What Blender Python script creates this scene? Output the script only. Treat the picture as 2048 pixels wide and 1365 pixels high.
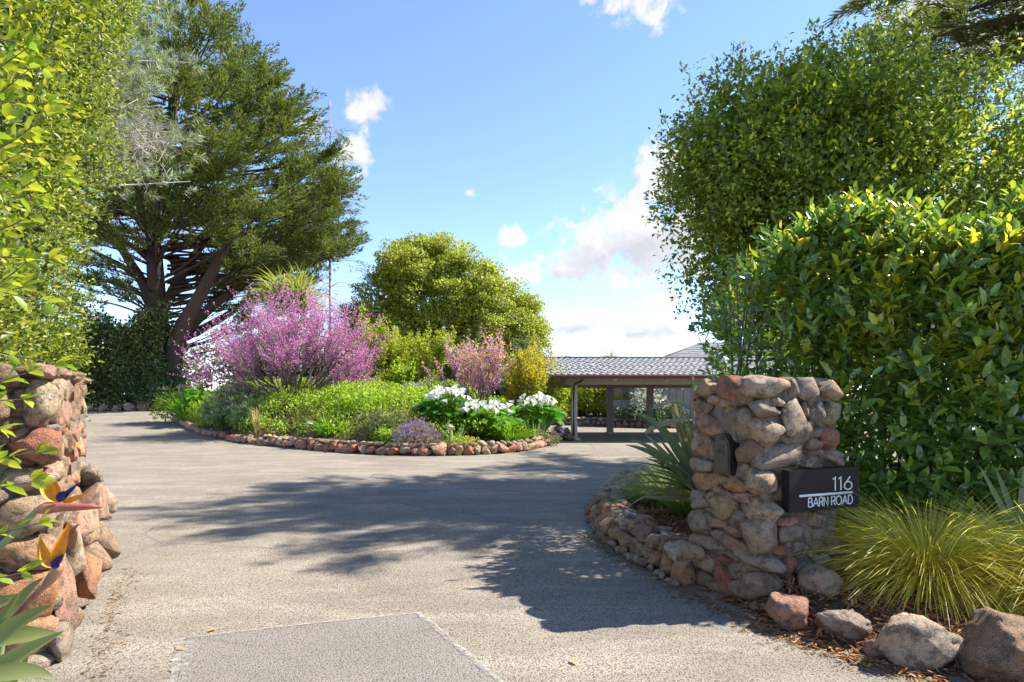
import bpy, bmesh, math, random
import numpy as np
from mathutils import Vector, Matrix

# ------------------------------------------------------------------ camera, sky, sun, exposure
S = bpy.context.scene
COL = S.collection
for o in list(bpy.data.objects): bpy.data.objects.remove(o)
CAM_H = 1.6
cam = bpy.data.cameras.new('camera'); camo = bpy.data.objects.new('camera', cam); COL.objects.link(camo)
cam.sensor_width = 36; cam.lens = 21.97; cam.shift_y = 0.0525; cam.clip_end = 3000; cam.clip_start = .05
camo.location = (0, 0, CAM_H); camo.rotation_euler = (math.pi/2, 0, 0)
S.camera = camo
SUN_EL, SUN_AZ = math.radians(47), math.radians(14)         # azimuth measured from +X towards +Y
SV = Vector((math.cos(SUN_EL)*math.cos(SUN_AZ), math.cos(SUN_EL)*math.sin(SUN_AZ), math.sin(SUN_EL)))
sl = bpy.data.lights.new('sun', 'SUN'); sl.energy = 4.2; sl.angle = math.radians(.53); sl.color = (1, .95, .86)
so = bpy.data.objects.new('sun', sl); COL.objects.link(so); so.rotation_euler = SV.to_track_quat('Z', 'Y').to_euler()
S.view_settings.view_transform = 'Standard'; S.view_settings.look = 'None'
S.view_settings.gamma = 1; S.view_settings.exposure = 1.6; S.view_settings.use_curve_mapping = False
S.render.engine = 'CYCLES'
S.cycles.use_denoising = True
S.cycles.max_bounces = 6; S.cycles.transmission_bounces = 4; S.cycles.diffuse_bounces = 3; S.cycles.glossy_bounces = 2
S.cycles.sample_clamp_indirect = 6; S.cycles.caustics_reflective = False; S.cycles.caustics_refractive = False

def nd(nt, t, ins=None, **kw):
    n = nt.nodes.new(t)
    for k, v in kw.items(): setattr(n, k, v)
    for k, v in (ins or {}).items():
        if isinstance(v, bpy.types.NodeSocket): nt.links.new(v, n.inputs[k])
        else: n.inputs[k].default_value = v
    return n
def mth(nt, op, a, b=None, c=None, clamp=False):
    n = nt.nodes.new('ShaderNodeMath'); n.operation = op; n.use_clamp = clamp
    for i, v in enumerate((a, b, c)):
        if v is None: continue
        if isinstance(v, bpy.types.NodeSocket): nt.links.new(v, n.inputs[i])
        else: n.inputs[i].default_value = v
    return n.outputs[0]
def mixc(nt, fac, a, b, mode='MIX'):
    n = nt.nodes.new('ShaderNodeMix'); n.data_type = 'RGBA'; n.blend_type = mode
    for i, v in ((0, fac), (6, a), (7, b)):
        if isinstance(v, bpy.types.NodeSocket): nt.links.new(v, n.inputs[i])
        else: n.inputs[i].default_value = v if i == 0 else (tuple(v)+(1,) if len(v) == 3 else v)
    return n.outputs[2]
def mrange(nt, v, a, b, c=0., d=1., smooth=True):
    n = nd(nt, 'ShaderNodeMapRange', {'Value': v, 'From Min': a, 'From Max': b, 'To Min': c, 'To Max': d})
    if smooth: n.interpolation_type = 'SMOOTHSTEP'
    return n.outputs[0]

W = bpy.data.worlds.new('World'); S.world = W; W.use_nodes = True
nt = W.node_tree; nt.nodes.clear()
sky = nd(nt, 'ShaderNodeTexSky', sky_type='NISHITA'); sky.sun_disc = False
sky.sun_elevation = SUN_EL; sky.sun_rotation = math.pi/2-SUN_AZ; sky.air_density = .9; sky.dust_density = .0; sky.ozone_density = 2.6; sky.altitude = 50
tc = nd(nt, 'ShaderNodeTexCoord')
sep = nd(nt, 'ShaderNodeSeparateXYZ', {0: tc.outputs['Generated']})
az = mth(nt, 'ARCTAN2', sep.outputs[0], sep.outputs[1]); el = mth(nt, 'ARCSINE', sep.outputs[2])
ae = nd(nt, 'ShaderNodeCombineXYZ', {0: az, 1: el, 2: 0.}).outputs[0]
# cumulus clouds: azimuth, elevation and half sizes in radians; those beyond 0.8 stand outside the picture
CLOUDS = [(.165,.226,.17,.066),(.205,.268,.115,.075),(.245,.318,.1,.07),(.075,.2,.09,.04),(.27,.245,.16,.09),(.02,.19,.04,.02),(.002,.243,.036,.026),(-.235,.415,.04,.034),(-.25,.362,.028,.038),
          (.205,.556,.085,.04),(.15,.585,.06,.035),(.11,.115,.14,.026),(.22,.09,.1,.024),(.235,.148,.03,.012),(-.31,.39,.025,.022),(.6,.47,.08,.06),(.68,.44,.08,.08),
          (-.068,.312,.016,.011),
          (1.1,.3,.16,.08),(1.5,.5,.12,.06),(2.1,.25,.2,.07),(2.8,.4,.15,.08),(-1.0,.28,.15,.07),(-1.5,.45,.12,.07),(-2.2,.25,.18,.07),(-2.8,.5,.14,.08)]
def blob(vec, a, e, ra, re):
    d = nd(nt, 'ShaderNodeVectorMath', {0: vec, 1: (a, e, 0)}, operation='SUBTRACT').outputs[0]
    d = nd(nt, 'ShaderNodeVectorMath', {0: d, 1: (1/ra, 1/re, 0)}, operation='MULTIPLY').outputs[0]
    return nd(nt, 'ShaderNodeVectorMath', {0: d}, operation='LENGTH').outputs['Value']
best = None
for c_ in CLOUDS:
    l = blob(ae, *c_); best = l if best is None else mth(nt, 'SMOOTH_MIN', best, l, .3)
nz = nd(nt, 'ShaderNodeTexNoise', {'Vector': tc.outputs['Generated'], 'Scale': 22., 'Detail': 9., 'Roughness': .6, 'Distortion': .35}).outputs[0]
up2 = nd(nt, 'ShaderNodeVectorMath', {0: tc.outputs['Generated'], 1: (.01, 0, .022)}, operation='ADD').outputs[0]
nz2 = nd(nt, 'ShaderNodeTexNoise', {'Vector': up2, 'Scale': 22., 'Detail': 5., 'Roughness': .6, 'Distortion': .35}).outputs[0]
den = mth(nt, 'ADD', mth(nt, 'SUBTRACT', .88, best), mth(nt, 'MULTIPLY', mth(nt, 'SUBTRACT', nz, .5), 3.4))
alpha = mth(nt, 'MULTIPLY', mrange(nt, den, -.05, .6), .95)
# undersides of the larger clouds
und = None
for c_ in [(.2,.205,.17,.035),(.26,.225,.12,.05),(.1,.185,.08,.02),(.17,.1,.2,.014),(.66,.41,.1,.05),(1.1,.27,.15,.05),(2.1,.22,.2,.05),(-1.,.25,.15,.05),(-2.2,.22,.18,.05)]:
    l = blob(ae, *c_); und = l if und is None else mth(nt, 'MINIMUM', und, l)
shade = mth(nt, 'ADD', mth(nt, 'MULTIPLY', mrange(nt, und, 1.1, .35), .75), mth(nt, 'MULTIPLY', mth(nt, 'SUBTRACT', nz2, nz), 2.2), None, True)
CLOUD_HI, CLOUD_LO = (3.1, 3.1, 3.1), (2.2, 2.25, 2.32)
skyc = mixc(nt, 1., sky.outputs[0], (.94, .93, 1.02), 'MULTIPLY')
cl = mixc(nt, shade, CLOUD_HI, CLOUD_LO)
final = mixc(nt, alpha, skyc, cl)
W.cycles.sampling_method = 'MANUAL'; W.cycles.sample_map_resolution = 512
bg = nd(nt, 'ShaderNodeBackground', {'Color': final, 'Strength': .108})
nt.links.new(bg.outputs[0], nd(nt, 'ShaderNodeOutputWorld').inputs[0])

# ------------------------------------------------------------------ helpers
rng = np.random.default_rng(11); random.seed(5)
def norm(a): return a/np.maximum(np.linalg.norm(a, axis=-1, keepdims=True), 1e-9)
def rdir(n): return norm(rng.normal(size=(n, 3)))
def link(o, parent=None):
    COL.objects.link(o); o.parent = parent; return o
def tag(o, label=None, cat=None, group=None, kind=None):
    if label: o['label'] = label
    if cat: o['category'] = cat
    if group: o['group'] = group
    if kind: o['kind'] = kind
    return o
def thing(name, label, cat, loc=(0, 0, 0), rz=0., group=None):
    o = bpy.data.objects.new(name, None); o.location = loc; o.rotation_euler = (0, 0, rz); o.empty_display_size = .1
    link(o); return tag(o, label, cat, group)
def mk_mesh(name, V, faces, mat=None, smooth=False):
    """faces: list of int arrays (m,k)"""
    me = bpy.data.meshes.new(name); V = np.asarray(V, dtype=np.float32)
    me.vertices.add(len(V)); me.vertices.foreach_set('co', V.ravel())
    fl = [np.asarray(f, dtype=np.int32) for f in faces if len(f)]
    loops = np.concatenate([f.ravel() for f in fl]); tot = np.concatenate([np.full(len(f), f.shape[1], np.int32) for f in fl])
    me.loops.add(len(loops)); me.loops.foreach_set('vertex_index', loops)
    me.polygons.add(len(tot)); st = np.zeros(len(tot), np.int32); st[1:] = np.cumsum(tot)[:-1]
    me.polygons.foreach_set('loop_start', st); me.polygons.foreach_set('loop_total', tot)
    if smooth: me.polygons.foreach_set('use_smooth', np.ones(len(tot), bool))
    me.update(calc_edges=True); me.validate()
    if mat: me.materials.append(mat)
    return me
def ob(name, me, parent=None, loc=None):
    o = bpy.data.objects.new(name, me); link(o, parent)
    if loc is not None: o.location = loc
    return o
class MB:
    """collects boxes / quads / tubes into one mesh"""
    def __init__(s): s.V = []; s.F = {}; s.n = 0
    def add(s, V, faces):
        V = np.asarray(V, float)
        for f in faces:
            f = np.asarray(f, np.int32)
            if len(f): s.F.setdefault(f.shape[1], []).append(f+s.n)
        s.V.append(V); s.n += len(V); return s
    def box(s, x0, x1, y0, y1, z0, z1):
        V = [(x, y, z) for z in (z0, z1) for y in (y0, y1) for x in (x0, x1)]
        return s.add(V, [[(0, 2, 3, 1), (4, 5, 7, 6), (0, 1, 5, 4), (2, 6, 7, 3), (0, 4, 6, 2), (1, 3, 7, 5)]])
    def tube(s, pts, rad, n=6, cap=True):
        pts = np.asarray(pts, float); m = len(pts); rad = np.broadcast_to(np.asarray(rad, float), (m,))
        t = norm(np.gradient(pts, axis=0)); a = np.array([0., 0, 1]) if abs(t[0][2]) < .9 else np.array([1., 0, 0])
        u = norm(np.cross(t, a)); v = np.cross(t, u)
        ang = np.arange(n)*2*math.pi/n
        V = pts[:, None]+rad[:, None, None]*(np.cos(ang)[None, :, None]*u[:, None]+np.sin(ang)[None, :, None]*v[:, None])
        i = np.arange(m-1)[:, None]*n; j = np.arange(n)[None]; k = (j+1) % n
        F = np.stack([i+j, i+k, i+n+k, i+n+j], -1).reshape(-1, 4)
        fs = [F]
        if cap and n > 3: s.add(V.reshape(-1, 3), fs); s.n -= m*n; s.F.setdefault(n, []).append(np.array([list(range(n))[::-1], list(range((m-1)*n, m*n))], np.int32)+s.n); s.n += m*n; return s
        return s.add(V.reshape(-1, 3), fs)
    def build(s, name, mat, parent=None, smooth=False):
        return ob(name, mk_mesh(name, np.concatenate(s.V), [np.concatenate(f) for f in s.F.values()], mat, smooth), parent)

# leaf templates: (along, side, normal), triangles
T2 = (np.array([(0, 0, 0), (.5, .5, .1), (1, 0, 0), (.5, -.5, .1)], float), np.array([(0, 2, 1), (0, 3, 2)]))
T4 = (np.array([(0, 0, 0), (.42, .5, .12), (1, 0, -.06), (.42, -.5, .12), (.5, 0, .0)], float), np.array([(0, 4, 1), (4, 2, 1), (0, 3, 4), (4, 3, 2)]))
T8 = (np.array([(0, 0, 0), (.4, 0, .0), (.75, 0, -.03), (1, 0, -.1), (.25, .42, .08), (.68, .42, .06), (.25, -.42, .08), (.68, -.42, .06)], float),
      np.array([(0, 1, 4), (1, 2, 5), (1, 5, 4), (2, 3, 5), (0, 6, 1), (1, 7, 2), (1, 6, 7), (2, 7, 3)]))
TN = (np.array([(0, 0, 0), (.35, .5, 0), (1, 0, 0), (.35, -.5, 0)], float), np.array([(0, 2, 1), (0, 3, 2)]))
def leaves(name, P, D, N, L, Wd, mat, parent=None, T=T4):
    P = np.asarray(P); n = len(P); D = norm(D); Sd = norm(np.cross(D, N)); Nn = np.cross(Sd, D)
    L = np.broadcast_to(L, (n,)); Wd = np.broadcast_to(Wd, (n,))
    tv, tf = T
    V = P[:, None]+(tv[None, :, 0]*L[:, None])[..., None]*D[:, None]+(tv[None, :, 1]*Wd[:, None])[..., None]*Sd[:, None]+(tv[None, :, 2]*L[:, None])[..., None]*Nn[:, None]
    F = (tf[None]+(np.arange(n)*len(tv))[:, None, None]).reshape(-1, 3)
    return ob(name, mk_mesh(name, V.reshape(-1, 3), [F], mat, len(tv) > 6), parent)
def leaf_objs(name, P, D, N, L, Wd, me, parent):
    D = norm(np.asarray(D)); Sd = norm(np.cross(D, N)); Nn = np.cross(Sd, D)
    for i in range(len(P)):
        l = float(L[i]); w = float(Wd[i])
        m = Matrix(((D[i][0]*l, Sd[i][0]*w, Nn[i][0]*l, P[i][0]), (D[i][1]*l, Sd[i][1]*w, Nn[i][1]*l, P[i][1]), (D[i][2]*l, Sd[i][2]*w, Nn[i][2]*l, P[i][2]), (0, 0, 0, 1)))
        o = bpy.data.objects.new(name, me); COL.objects.link(o); o.parent = parent
        o.matrix_local = Matrix.Translation(-parent.location) @ m if parent else m
def clump(centers, radii, per, shell=.45):
    """points in little ellipsoids, with their outward direction"""
    centers = np.repeat(np.asarray(centers, float), per, 0); radii = np.asarray(radii, float)
    radii = np.repeat(radii, per, 0) if radii.ndim else radii
    if np.ndim(radii) == 1: radii = radii[:, None]
    O = rdir(len(centers)); r = (shell**3+(1-shell**3)*rng.random(len(centers)))**(1/3)
    return centers+O*r[:, None]*radii, O
def lobes_surface(lobes, n, depth=.25):
    """points on the outside of a union of ellipsoids (cx,cy,cz,rx,ry,rz)"""
    lb = np.asarray(lobes, float); area = (lb[:, 3]*lb[:, 4]+lb[:, 4]*lb[:, 5]+lb[:, 3]*lb[:, 5]); out = []; od = []
    while sum(map(len, out)) < n:
        k = rng.choice(len(lb), n, p=area/area.sum()); O = rdir(n); s = 1-depth*rng.random(n)**1.5
        p = lb[k, :3]+O*lb[k, 3:]*s[:, None]
        ins = np.zeros(n, bool)
        for j in range(len(lb)):
            q = (((p-lb[j, :3])/lb[j, 3:])**2).sum(1)
            ins |= (q < (1-depth)**2*.98) & (k != j)
        out.append(p[~ins]); od.append(norm(O/lb[k, 3:])[~ins])
    return np.concatenate(out)[:n], np.concatenate(od)[:n]
UP = np.array([0, 0, 1.])
def blades(name, P, ang, L, Wd, th0, droop, mat, parent=None, segs=5, roll=.4):
    P = np.asarray(P, float); n = len(P); ang = np.asarray(ang); L = np.broadcast_to(L, (n,)); Wd = np.broadcast_to(Wd, (n,)); th0 = np.broadcast_to(th0, (n,)); droop = np.broadcast_to(droop, (n,))
    H = np.stack([np.cos(ang), np.sin(ang), 0*ang], 1); Sd = np.stack([-np.sin(ang), np.cos(ang), roll*rng.normal(size=n)], 1); Sd = norm(Sd)
    c = P.copy(); V = []
    for i in range(segs+1):
        s = i/segs; w = Wd*(1-s**2.2)*(.55+.45*min(1, s*4))*.5+.0004
        V.append(c-Sd*w[:, None]); V.append(c+Sd*w[:, None])
        th = th0+droop*((i+.5)/segs)**1.2
        c = c+(L/segs)[:, None]*(np.sin(th)[:, None]*H+np.cos(th)[:, None]*UP)
    V = np.stack(V, 1); k = 2*(segs+1)
    f = np.array([(2*i, 2*i+1, 2*i+3, 2*i+2) for i in range(segs)])
    F = (f[None]+(np.arange(n)*k)[:, None, None]).reshape(-1, 4)
    return ob(name, mk_mesh(name, V.reshape(-1, 3), [F], mat, True), parent)
def strap(pts, w, fold=.25, nrm=None, prof=None, n=14):
    """a long leaf swept along control points; returns V,F"""
    pts = np.asarray(pts, float); t = np.linspace(0, 1, len(pts)); s = np.linspace(0, 1, n)
    if len(pts) == 3:
        a, b, c = pts; p = ((1-s)**2)[:, None]*a+(2*s*(1-s))[:, None]*(2*b-.5*a-.5*c)+(s**2)[:, None]*c
    else: p = np.stack([np.interp(s, t, pts[:, i]) for i in range(3)], 1)
    T = norm(np.gradient(p, axis=0)); nn = np.array(nrm if nrm is not None else (0, -.4, 1.)); Sd = norm(np.cross(T, nn)); Nn = np.cross(Sd, T)
    pr = prof(s) if prof else np.minimum(1, .45+s*2.2)*(1-s**3.5)
    w2 = (w*pr*.5)[:, None]
    L = p-Sd*w2+Nn*w2*fold*2; R = p+Sd*w2+Nn*w2*fold*2
    V = np.concatenate([L, p, R]); i = np.arange(n-1)
    F = np.concatenate([np.stack([i, i+1, n+i+1, n+i], 1), np.stack([n+i, n+i+1, 2*n+i+1, 2*n+i], 1)])
    return V, F
def strap_ob(name, pts, w, mat, parent, **k):
    V, F = strap(pts, w, **k); V = V-np.array(parent.location) if parent else V
    return ob(name, mk_mesh(name, V, [F], mat, True), parent)

def sstep(t): t = np.clip(t, 0, 1); return t*t*(3-2*t)
def gz(x, y): return .6*sstep((np.asarray(y)-18)/20)*sstep((-np.asarray(x)-2)/6)

# ------------------------------------------------------------------ materials
def newmat(name, rough=.7, spec=.3):
    m = bpy.data.materials.new(name); m.use_nodes = True; b = m.node_tree.nodes['Principled BSDF']
    b.inputs['Roughness'].default_value = rough; b.inputs['Specular IOR Level'].default_value = spec
    return m, m.node_tree, b
def plain(name, col, rough=.6, spec=.3, var=.15, scale=6., bump=0., bscale=80., metal=0.):
    m, nt, b = newmat(name, rough, spec)
    g = nd(nt, 'ShaderNodeNewGeometry'); nz = nd(nt, 'ShaderNodeTexNoise', {'Vector': g.outputs['Position'], 'Scale': scale, 'Detail': 6.}).outputs[0]
    c = mixc(nt, nz, tuple(x*(1-var) for x in col), tuple(min(1, x*(1+var)) for x in col))
    nt.links.new(c, b.inputs['Base Color']); b.inputs['Metallic'].default_value = metal
    if bump:
        z2 = nd(nt, 'ShaderNodeTexNoise', {'Vector': g.outputs['Position'], 'Scale': bscale, 'Detail': 4.}).outputs[0]
        nt.links.new(nd(nt, 'ShaderNodeBump', {'Height': z2, 'Strength': bump, 'Distance': .01}).outputs[0], b.inputs['Normal'])
    return m
def leafmat(name, cols, tr=.35, rough=.45, spec=.4, trc=None, stops=None, objrand=False):
    """cols: list of colours spread over the leaves at random (age of each leaf)"""
    m, nt, b = newmat(name, rough, spec)
    g = nd(nt, 'ShaderNodeNewGeometry')
    rp = nd(nt, 'ShaderNodeValToRGB'); e = rp.color_ramp.elements
    src = nd(nt, 'ShaderNodeObjectInfo').outputs['Random'] if objrand else g.outputs['Random Per Island']
    nt.links.new(src, rp.inputs[0])
    while len(e) < len(cols): e.new(.5)
    for i, c in enumerate(cols):
        e[i].position = stops[i] if stops else i/(len(cols)-1); e[i].color = tuple(c)+(1,)
    nt.links.new(rp.outputs[0], b.inputs['Base Color'])
    if tr > 0:
        t = nd(nt, 'ShaderNodeBsdfTranslucent', {'Color': mixc(nt, 1., rp.outputs[0], trc or (1.6, 1.6, .75), 'MULTIPLY')})
        mx = nd(nt, 'ShaderNodeMixShader', {0: tr, 1: b.outputs[0], 2: t.outputs[0]})
        nt.links.new(mx.outputs[0], nt.nodes['Material Output'].inputs[0])
    return m
def stonemat(name, a, b_, lichen=.25, dark=(.07, .06, .055)):
    m, nt, b = newmat(name, .85, .25)
    g = nd(nt, 'ShaderNodeNewGeometry'); P = g.outputs['Position']; r = nd(nt, 'ShaderNodeObjectInfo').outputs['Random']
    n1 = nd(nt, 'ShaderNodeTexNoise', {'Vector': P, 'Scale': 11., 'Detail': 8., 'Roughness': .7}).outputs[0]
    n2 = nd(nt, 'ShaderNodeTexNoise', {'Vector': P, 'Scale': 160., 'Detail': 3.}).outputs[0]
    n3 = nd(nt, 'ShaderNodeTexNoise', {'Vector': P, 'Scale': 16., 'Detail': 9., 'Roughness': .75}).outputs[0]
    c = mixc(nt, mth(nt, 'ADD', mth(nt, 'MULTIPLY', r, .7), mth(nt, 'SUBTRACT', n1, .35), None, True), a, b_)
    c = mixc(nt, mrange(nt, n1, .48, .62, 0, .75), c, dark)
    c = mixc(nt, mrange(nt, n3, .5, .36, 0, .55), c, (.08, .065, .055))
    c = mixc(nt, mrange(nt, n2, .5, .68, 0, .55), c, (.42, .35, .27))
    c = mixc(nt, mrange(nt, n2, .48, .3, 0, .75), c, (.045, .038, .033))
    c = mixc(nt, mth(nt, 'MULTIPLY', mrange(nt, n3, .55, .63), mth(nt, 'MULTIPLY', lichen*2.1, mrange(nt, r, .2, .9))), c, (.5, .47, .38))
    nt.links.new(c, b.inputs['Base Color'])
    h = mth(nt, 'ADD', mth(nt, 'MULTIPLY', n3, 1.), mth(nt, 'MULTIPLY', n2, .35))
    nt.links.new(nd(nt, 'ShaderNodeBump', {'Height': h, 'Strength': 1., 'Distance': .035}).outputs[0], b.inputs['Normal'])
    return m
SM = {'tan': stonemat('stone_tan', (0.419, 0.276, 0.138), (0.518, 0.373, 0.223), .4), 'brown': stonemat('stone_brown', (0.272, 0.154, 0.081), (0.37, 0.233, 0.138), .2),
      'red': stonemat('stone_red', (0.444, 0.139, 0.069), (0.408, 0.171, 0.095), .12), 'orange': stonemat('stone_orange', (0.518, 0.213, 0.077), (0.469, 0.255, 0.12), .2),
      'grey': stonemat('stone_grey', (0.333, 0.255, 0.18), (0.419, 0.309, 0.231), .3), 'pale': stonemat('stone_pale', (0.518, 0.362, 0.231), (0.616, 0.469, 0.326), .6),
      'pink': stonemat('stone_pink', (0.444, 0.213, 0.132), (0.493, 0.287, 0.188), .2), 'green': stonemat('stone_green', (0.37, 0.319, 0.172), (0.469, 0.405, 0.248), .4)}
mortar = plain('mortar', (.21, .178, .138), .95, .1, .35, 9., 1., 90.)
bark = plain('bark', (.085, .062, .05), .9, .1, .5, 9., 1., 40.)
twigm = plain('twig_bark', (.16, .13, .11), .85, .1, .4, 20.)
greytwig = plain('grey_twig_bark', (.27, .235, .21), .85, .1, .35, 20.)
palebark = plain('pale_twig_bark', (.42, .38, .34), .85, .1, .3, 20.)

def asphalt(name, base, lo, hi, dust=.5):
    m, nt, b = newmat(name, .93, .18)
    P = nd(nt, 'ShaderNodeNewGeometry').outputs['Position']
    big = nd(nt, 'ShaderNodeTexNoise', {'Vector': P, 'Scale': .45, 'Detail': 6., 'Roughness': .6}).outputs[0]
    mp = nd(nt, 'ShaderNodeMapping', {'Vector': P, 'Scale': (.5, 1.6, 1.)}).outputs[0]
    sw = nd(nt, 'ShaderNodeTexNoise', {'Vector': mp, 'Scale': 1.3, 'Detail': 8., 'Roughness': .7}).outputs[0]
    vo = nd(nt, 'ShaderNodeTexVoronoi', {'Vector': P, 'Scale': 95.}); vd = vo.outputs['Distance']
    vo2 = nd(nt, 'ShaderNodeTexVoronoi', {'Vector': P, 'Scale': 38.}); 
    fine = nd(nt, 'ShaderNodeTexNoise', {'Vector': P, 'Scale': 210., 'Detail': 2.}).outputs[0]
    md = nd(nt, 'ShaderNodeTexNoise', {'Vector': P, 'Scale': 30., 'Detail': 5., 'Roughness': .7}).outputs[0]
    c = mixc(nt, mrange(nt, big, .3, .7), lo, base)
    c = mixc(nt, mrange(nt, sw, .42, .68, 0, dust), c, hi)
    c = mixc(nt, mrange(nt, vd, .42, .75, 0, .75), c, tuple(x*.25 for x in lo))
    sp = nd(nt, 'ShaderNodeSeparateColor', {0: vo.outputs['Color']}).outputs[0]
    c = mixc(nt, mrange(nt, sp, .0, 1., 0, .32), c, tuple(x*.55 for x in base))
    c = mixc(nt, mrange(nt, md, .55, .75, 0, .5), c, tuple(x*.45 for x in lo))
    st_ = nd(nt, 'ShaderNodeTexNoise', {'Vector': P, 'Scale': 1.1, 'Detail': 9., 'Roughness': .72}).outputs[0]
    c = mixc(nt, mrange(nt, st_, .54, .74, 0, .45), c, tuple(x*.55 for x in lo))
    # hairline cracks
    wv = nd(nt, 'ShaderNodeTexVoronoi', {'Vector': mixc(nt, .12, P, nd(nt, 'ShaderNodeTexNoise', {'Vector': P, 'Scale': 1.4, 'Detail': 6.}).outputs[1], 'ADD'), 'Scale': .38}, feature='DISTANCE_TO_EDGE').outputs['Distance']
    crk = mth(nt, 'MULTIPLY', mrange(nt, wv, .012, .002), mrange(nt, big, .45, .6))
    c = mixc(nt, mth(nt, 'MULTIPLY', crk, .3), c, (.05, .045, .04))
    nt.links.new(c, b.inputs['Base Color'])
    h = mth(nt, 'ADD', mth(nt, 'MULTIPLY', vd, -1.), mth(nt, 'ADD', mth(nt, 'MULTIPLY', fine, .5), mth(nt, 'MULTIPLY', md, 1.2)))
    nt.links.new(nd(nt, 'ShaderNodeBump', {'Height': h, 'Strength': .55, 'Distance': .008}).outputs[0], b.inputs['Normal'])
    return m
asph = asphalt('asphalt', (.315, .27, .21), (.23, .198, .157), (.415, .358, .28), .8)
patchm = asphalt('asphalt_patch', (.26, .233, .203), (.215, .192, .167), (.31, .277, .24), .5)
soil = plain('soil', (.11, .07, .045), .95, .05, .5, 12., 1., 60.)
earth = plain('earth', (.13, .11, .07), .95, .05, .4, 2., .8, 30.)
def seam_mat():
    m, nt, b = newmat('pale_seam', .9, .2)
    P = nd(nt, 'ShaderNodeNewGeometry').outputs['Position']
    n1 = nd(nt, 'ShaderNodeTexNoise', {'Vector': P, 'Scale': 45., 'Detail': 6., 'Roughness': .7}).outputs[0]
    nt.links.new(mixc(nt, mrange(nt, n1, .38, .62), (.27, .245, .215), (.43, .41, .375)), b.inputs['Base Color'])
    nt.links.new(nd(nt, 'ShaderNodeBump', {'Height': n1, 'Strength': .8, 'Distance': .01}).outputs[0], b.inputs['Normal'])
    n2 = nd(nt, 'ShaderNodeTexNoise', {'Vector': P, 'Scale': 14., 'Detail': 7., 'Roughness': .75}).outputs[0]
    tr_ = nd(nt, 'ShaderNodeBsdfTransparent'); mx = nd(nt, 'ShaderNodeMixShader', {0: mrange(nt, n2, .36, .66, 0, .8), 1: tr_.outputs[0], 2: b.outputs[0]}); nt.links.new(mx.outputs[0], nt.nodes['Material Output'].inputs[0])
    return m
seam = seam_mat()

# ------------------------------------------------------------------ the setting: ground, driveway
def grid(name, x0, x1, y0, y1, nx, ny, zf, mat):
    X, Y = np.meshgrid(np.linspace(x0, x1, nx), np.linspace(y0, y1, ny)); Z = zf(X, Y)
    i = np.arange(nx-1)[None]+np.arange(ny-1)[:, None]*nx; i = i.ravel()
    return ob(name, mk_mesh(name, np.stack([X, Y, Z], -1).reshape(-1, 3), [np.stack([i, i+1, i+nx+1, i+nx], 1)], mat, True))
tag(grid('ground', -600, 600, -300, 900, 241, 241, lambda x, y: gz(x, y)-.12, earth), kind='structure')
tag(grid('driveway', -34, 16, -9, 40, 101, 99, lambda x, y: gz(x, y)+0*x, asph), kind='structure')
def ribbon(name, path, w, z, mat, parent=None, wob=.25):
    path = np.asarray(path, float); s = np.linspace(0, len(path)-1, 60); p = np.stack([np.interp(s, np.arange(len(path)), path[:, i]) for i in range(2)], 1)
    t = norm(np.gradient(p, axis=0)); nn = np.stack([-t[:, 1], t[:, 0]], 1); ww = w*(1+wob*rng.normal(size=(60, 2)))*.5
    V = np.concatenate([np.c_[p+nn*ww[:, :1], np.full(60, z)], np.c_[p-nn*ww[:, 1:], np.full(60, z)]]); i = np.arange(59)
    return ob(name, mk_mesh(name, V, [np.stack([i, 60+i, 61+i, i+1], 1)], mat), parent)
pp = [(-1.35, 2.3), (-1.78, 3.3), (-2.14, 4.1), (-1.4, 4.36), (-.69, 4.57), (-.07, 3.48), (.6, 2.3)]
bm = bmesh.new(); bm.faces.new([bm.verts.new((x, y, .004)) for x, y in pp]); bm.normal_update(); me = bpy.data.meshes.new('asphalt_patch'); bm.to_mesh(me); bm.free(); me.materials.append(patchm)
if me.polygons[0].normal.z < 0: me.flip_normals()
pto = tag(ob('driveway_patch', me), kind='structure')
ribbon('pale_seam', pp[:3], .1, .008, seam, pto, .15); ribbon('pale_seam', pp[2:5], .03, .008, seam, pto, .3); ribbon('pale_seam', pp[4:], .045, .0085, seam, pto, .3)

# ------------------------------------------------------------------ stones
def ico(sub):
    bm = bmesh.new(); bmesh.ops.create_icosphere(bm, subdivisions=sub, radius=1); bm.verts.ensure_lookup_table()
    V = np.array([v.co[:] for v in bm.verts]); F = np.array([[v.index for v in f.verts] for f in bm.faces]); bm.free(); return V, F
ICO = {s: ico(s) for s in (2, 3, 4)}
def stone_mesh(name, mat, sub=3, cuts=12, lo=.5, hi=.88, amp=.05, box=.3, seed=None):
    r = np.random.default_rng(seed if seed is not None else int(rng.integers(1 << 30)))
    V, F = ICO[sub]; V = V.copy()
    V = np.sign(V)*np.abs(V)**(1-box*.6); V = norm(V)*(np.linalg.norm(V, axis=1, keepdims=True)**.6)
    nn = norm(r.normal(size=(cuts, 3))); hh = r.uniform(lo, hi, cuts)
    for a, h in zip(nn, hh):
        d = V@a-h; V = V-np.maximum(d, 0)[:, None]*a*.98
    for k in range(16):
        kv = r.normal(size=3)*(2.2+k*1.3); V = V*(1+amp*.8/(1+k*.25)*np.sin(V@kv+r.uniform(0, 6.28)))[:, None]
    V -= (V.max(0)+V.min(0))/2; V /= (V.max(0)-V.min(0))
    return mk_mesh(name, V, [F], mat, True)        # unit sized
def put(name, me, loc, dims, rot=(0, 0, 0), parent=None):
    o = bpy.data.objects.new(name, me); link(o, parent); o.location = loc; o.scale = dims; o.rotation_euler = rot; return o
VAR = {k: [stone_mesh('stone_'+k, m, 3) for _ in range(4)] for k, m in SM.items()}
def pick(*ks): return random.choice(VAR[random.choice(ks)])

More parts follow.
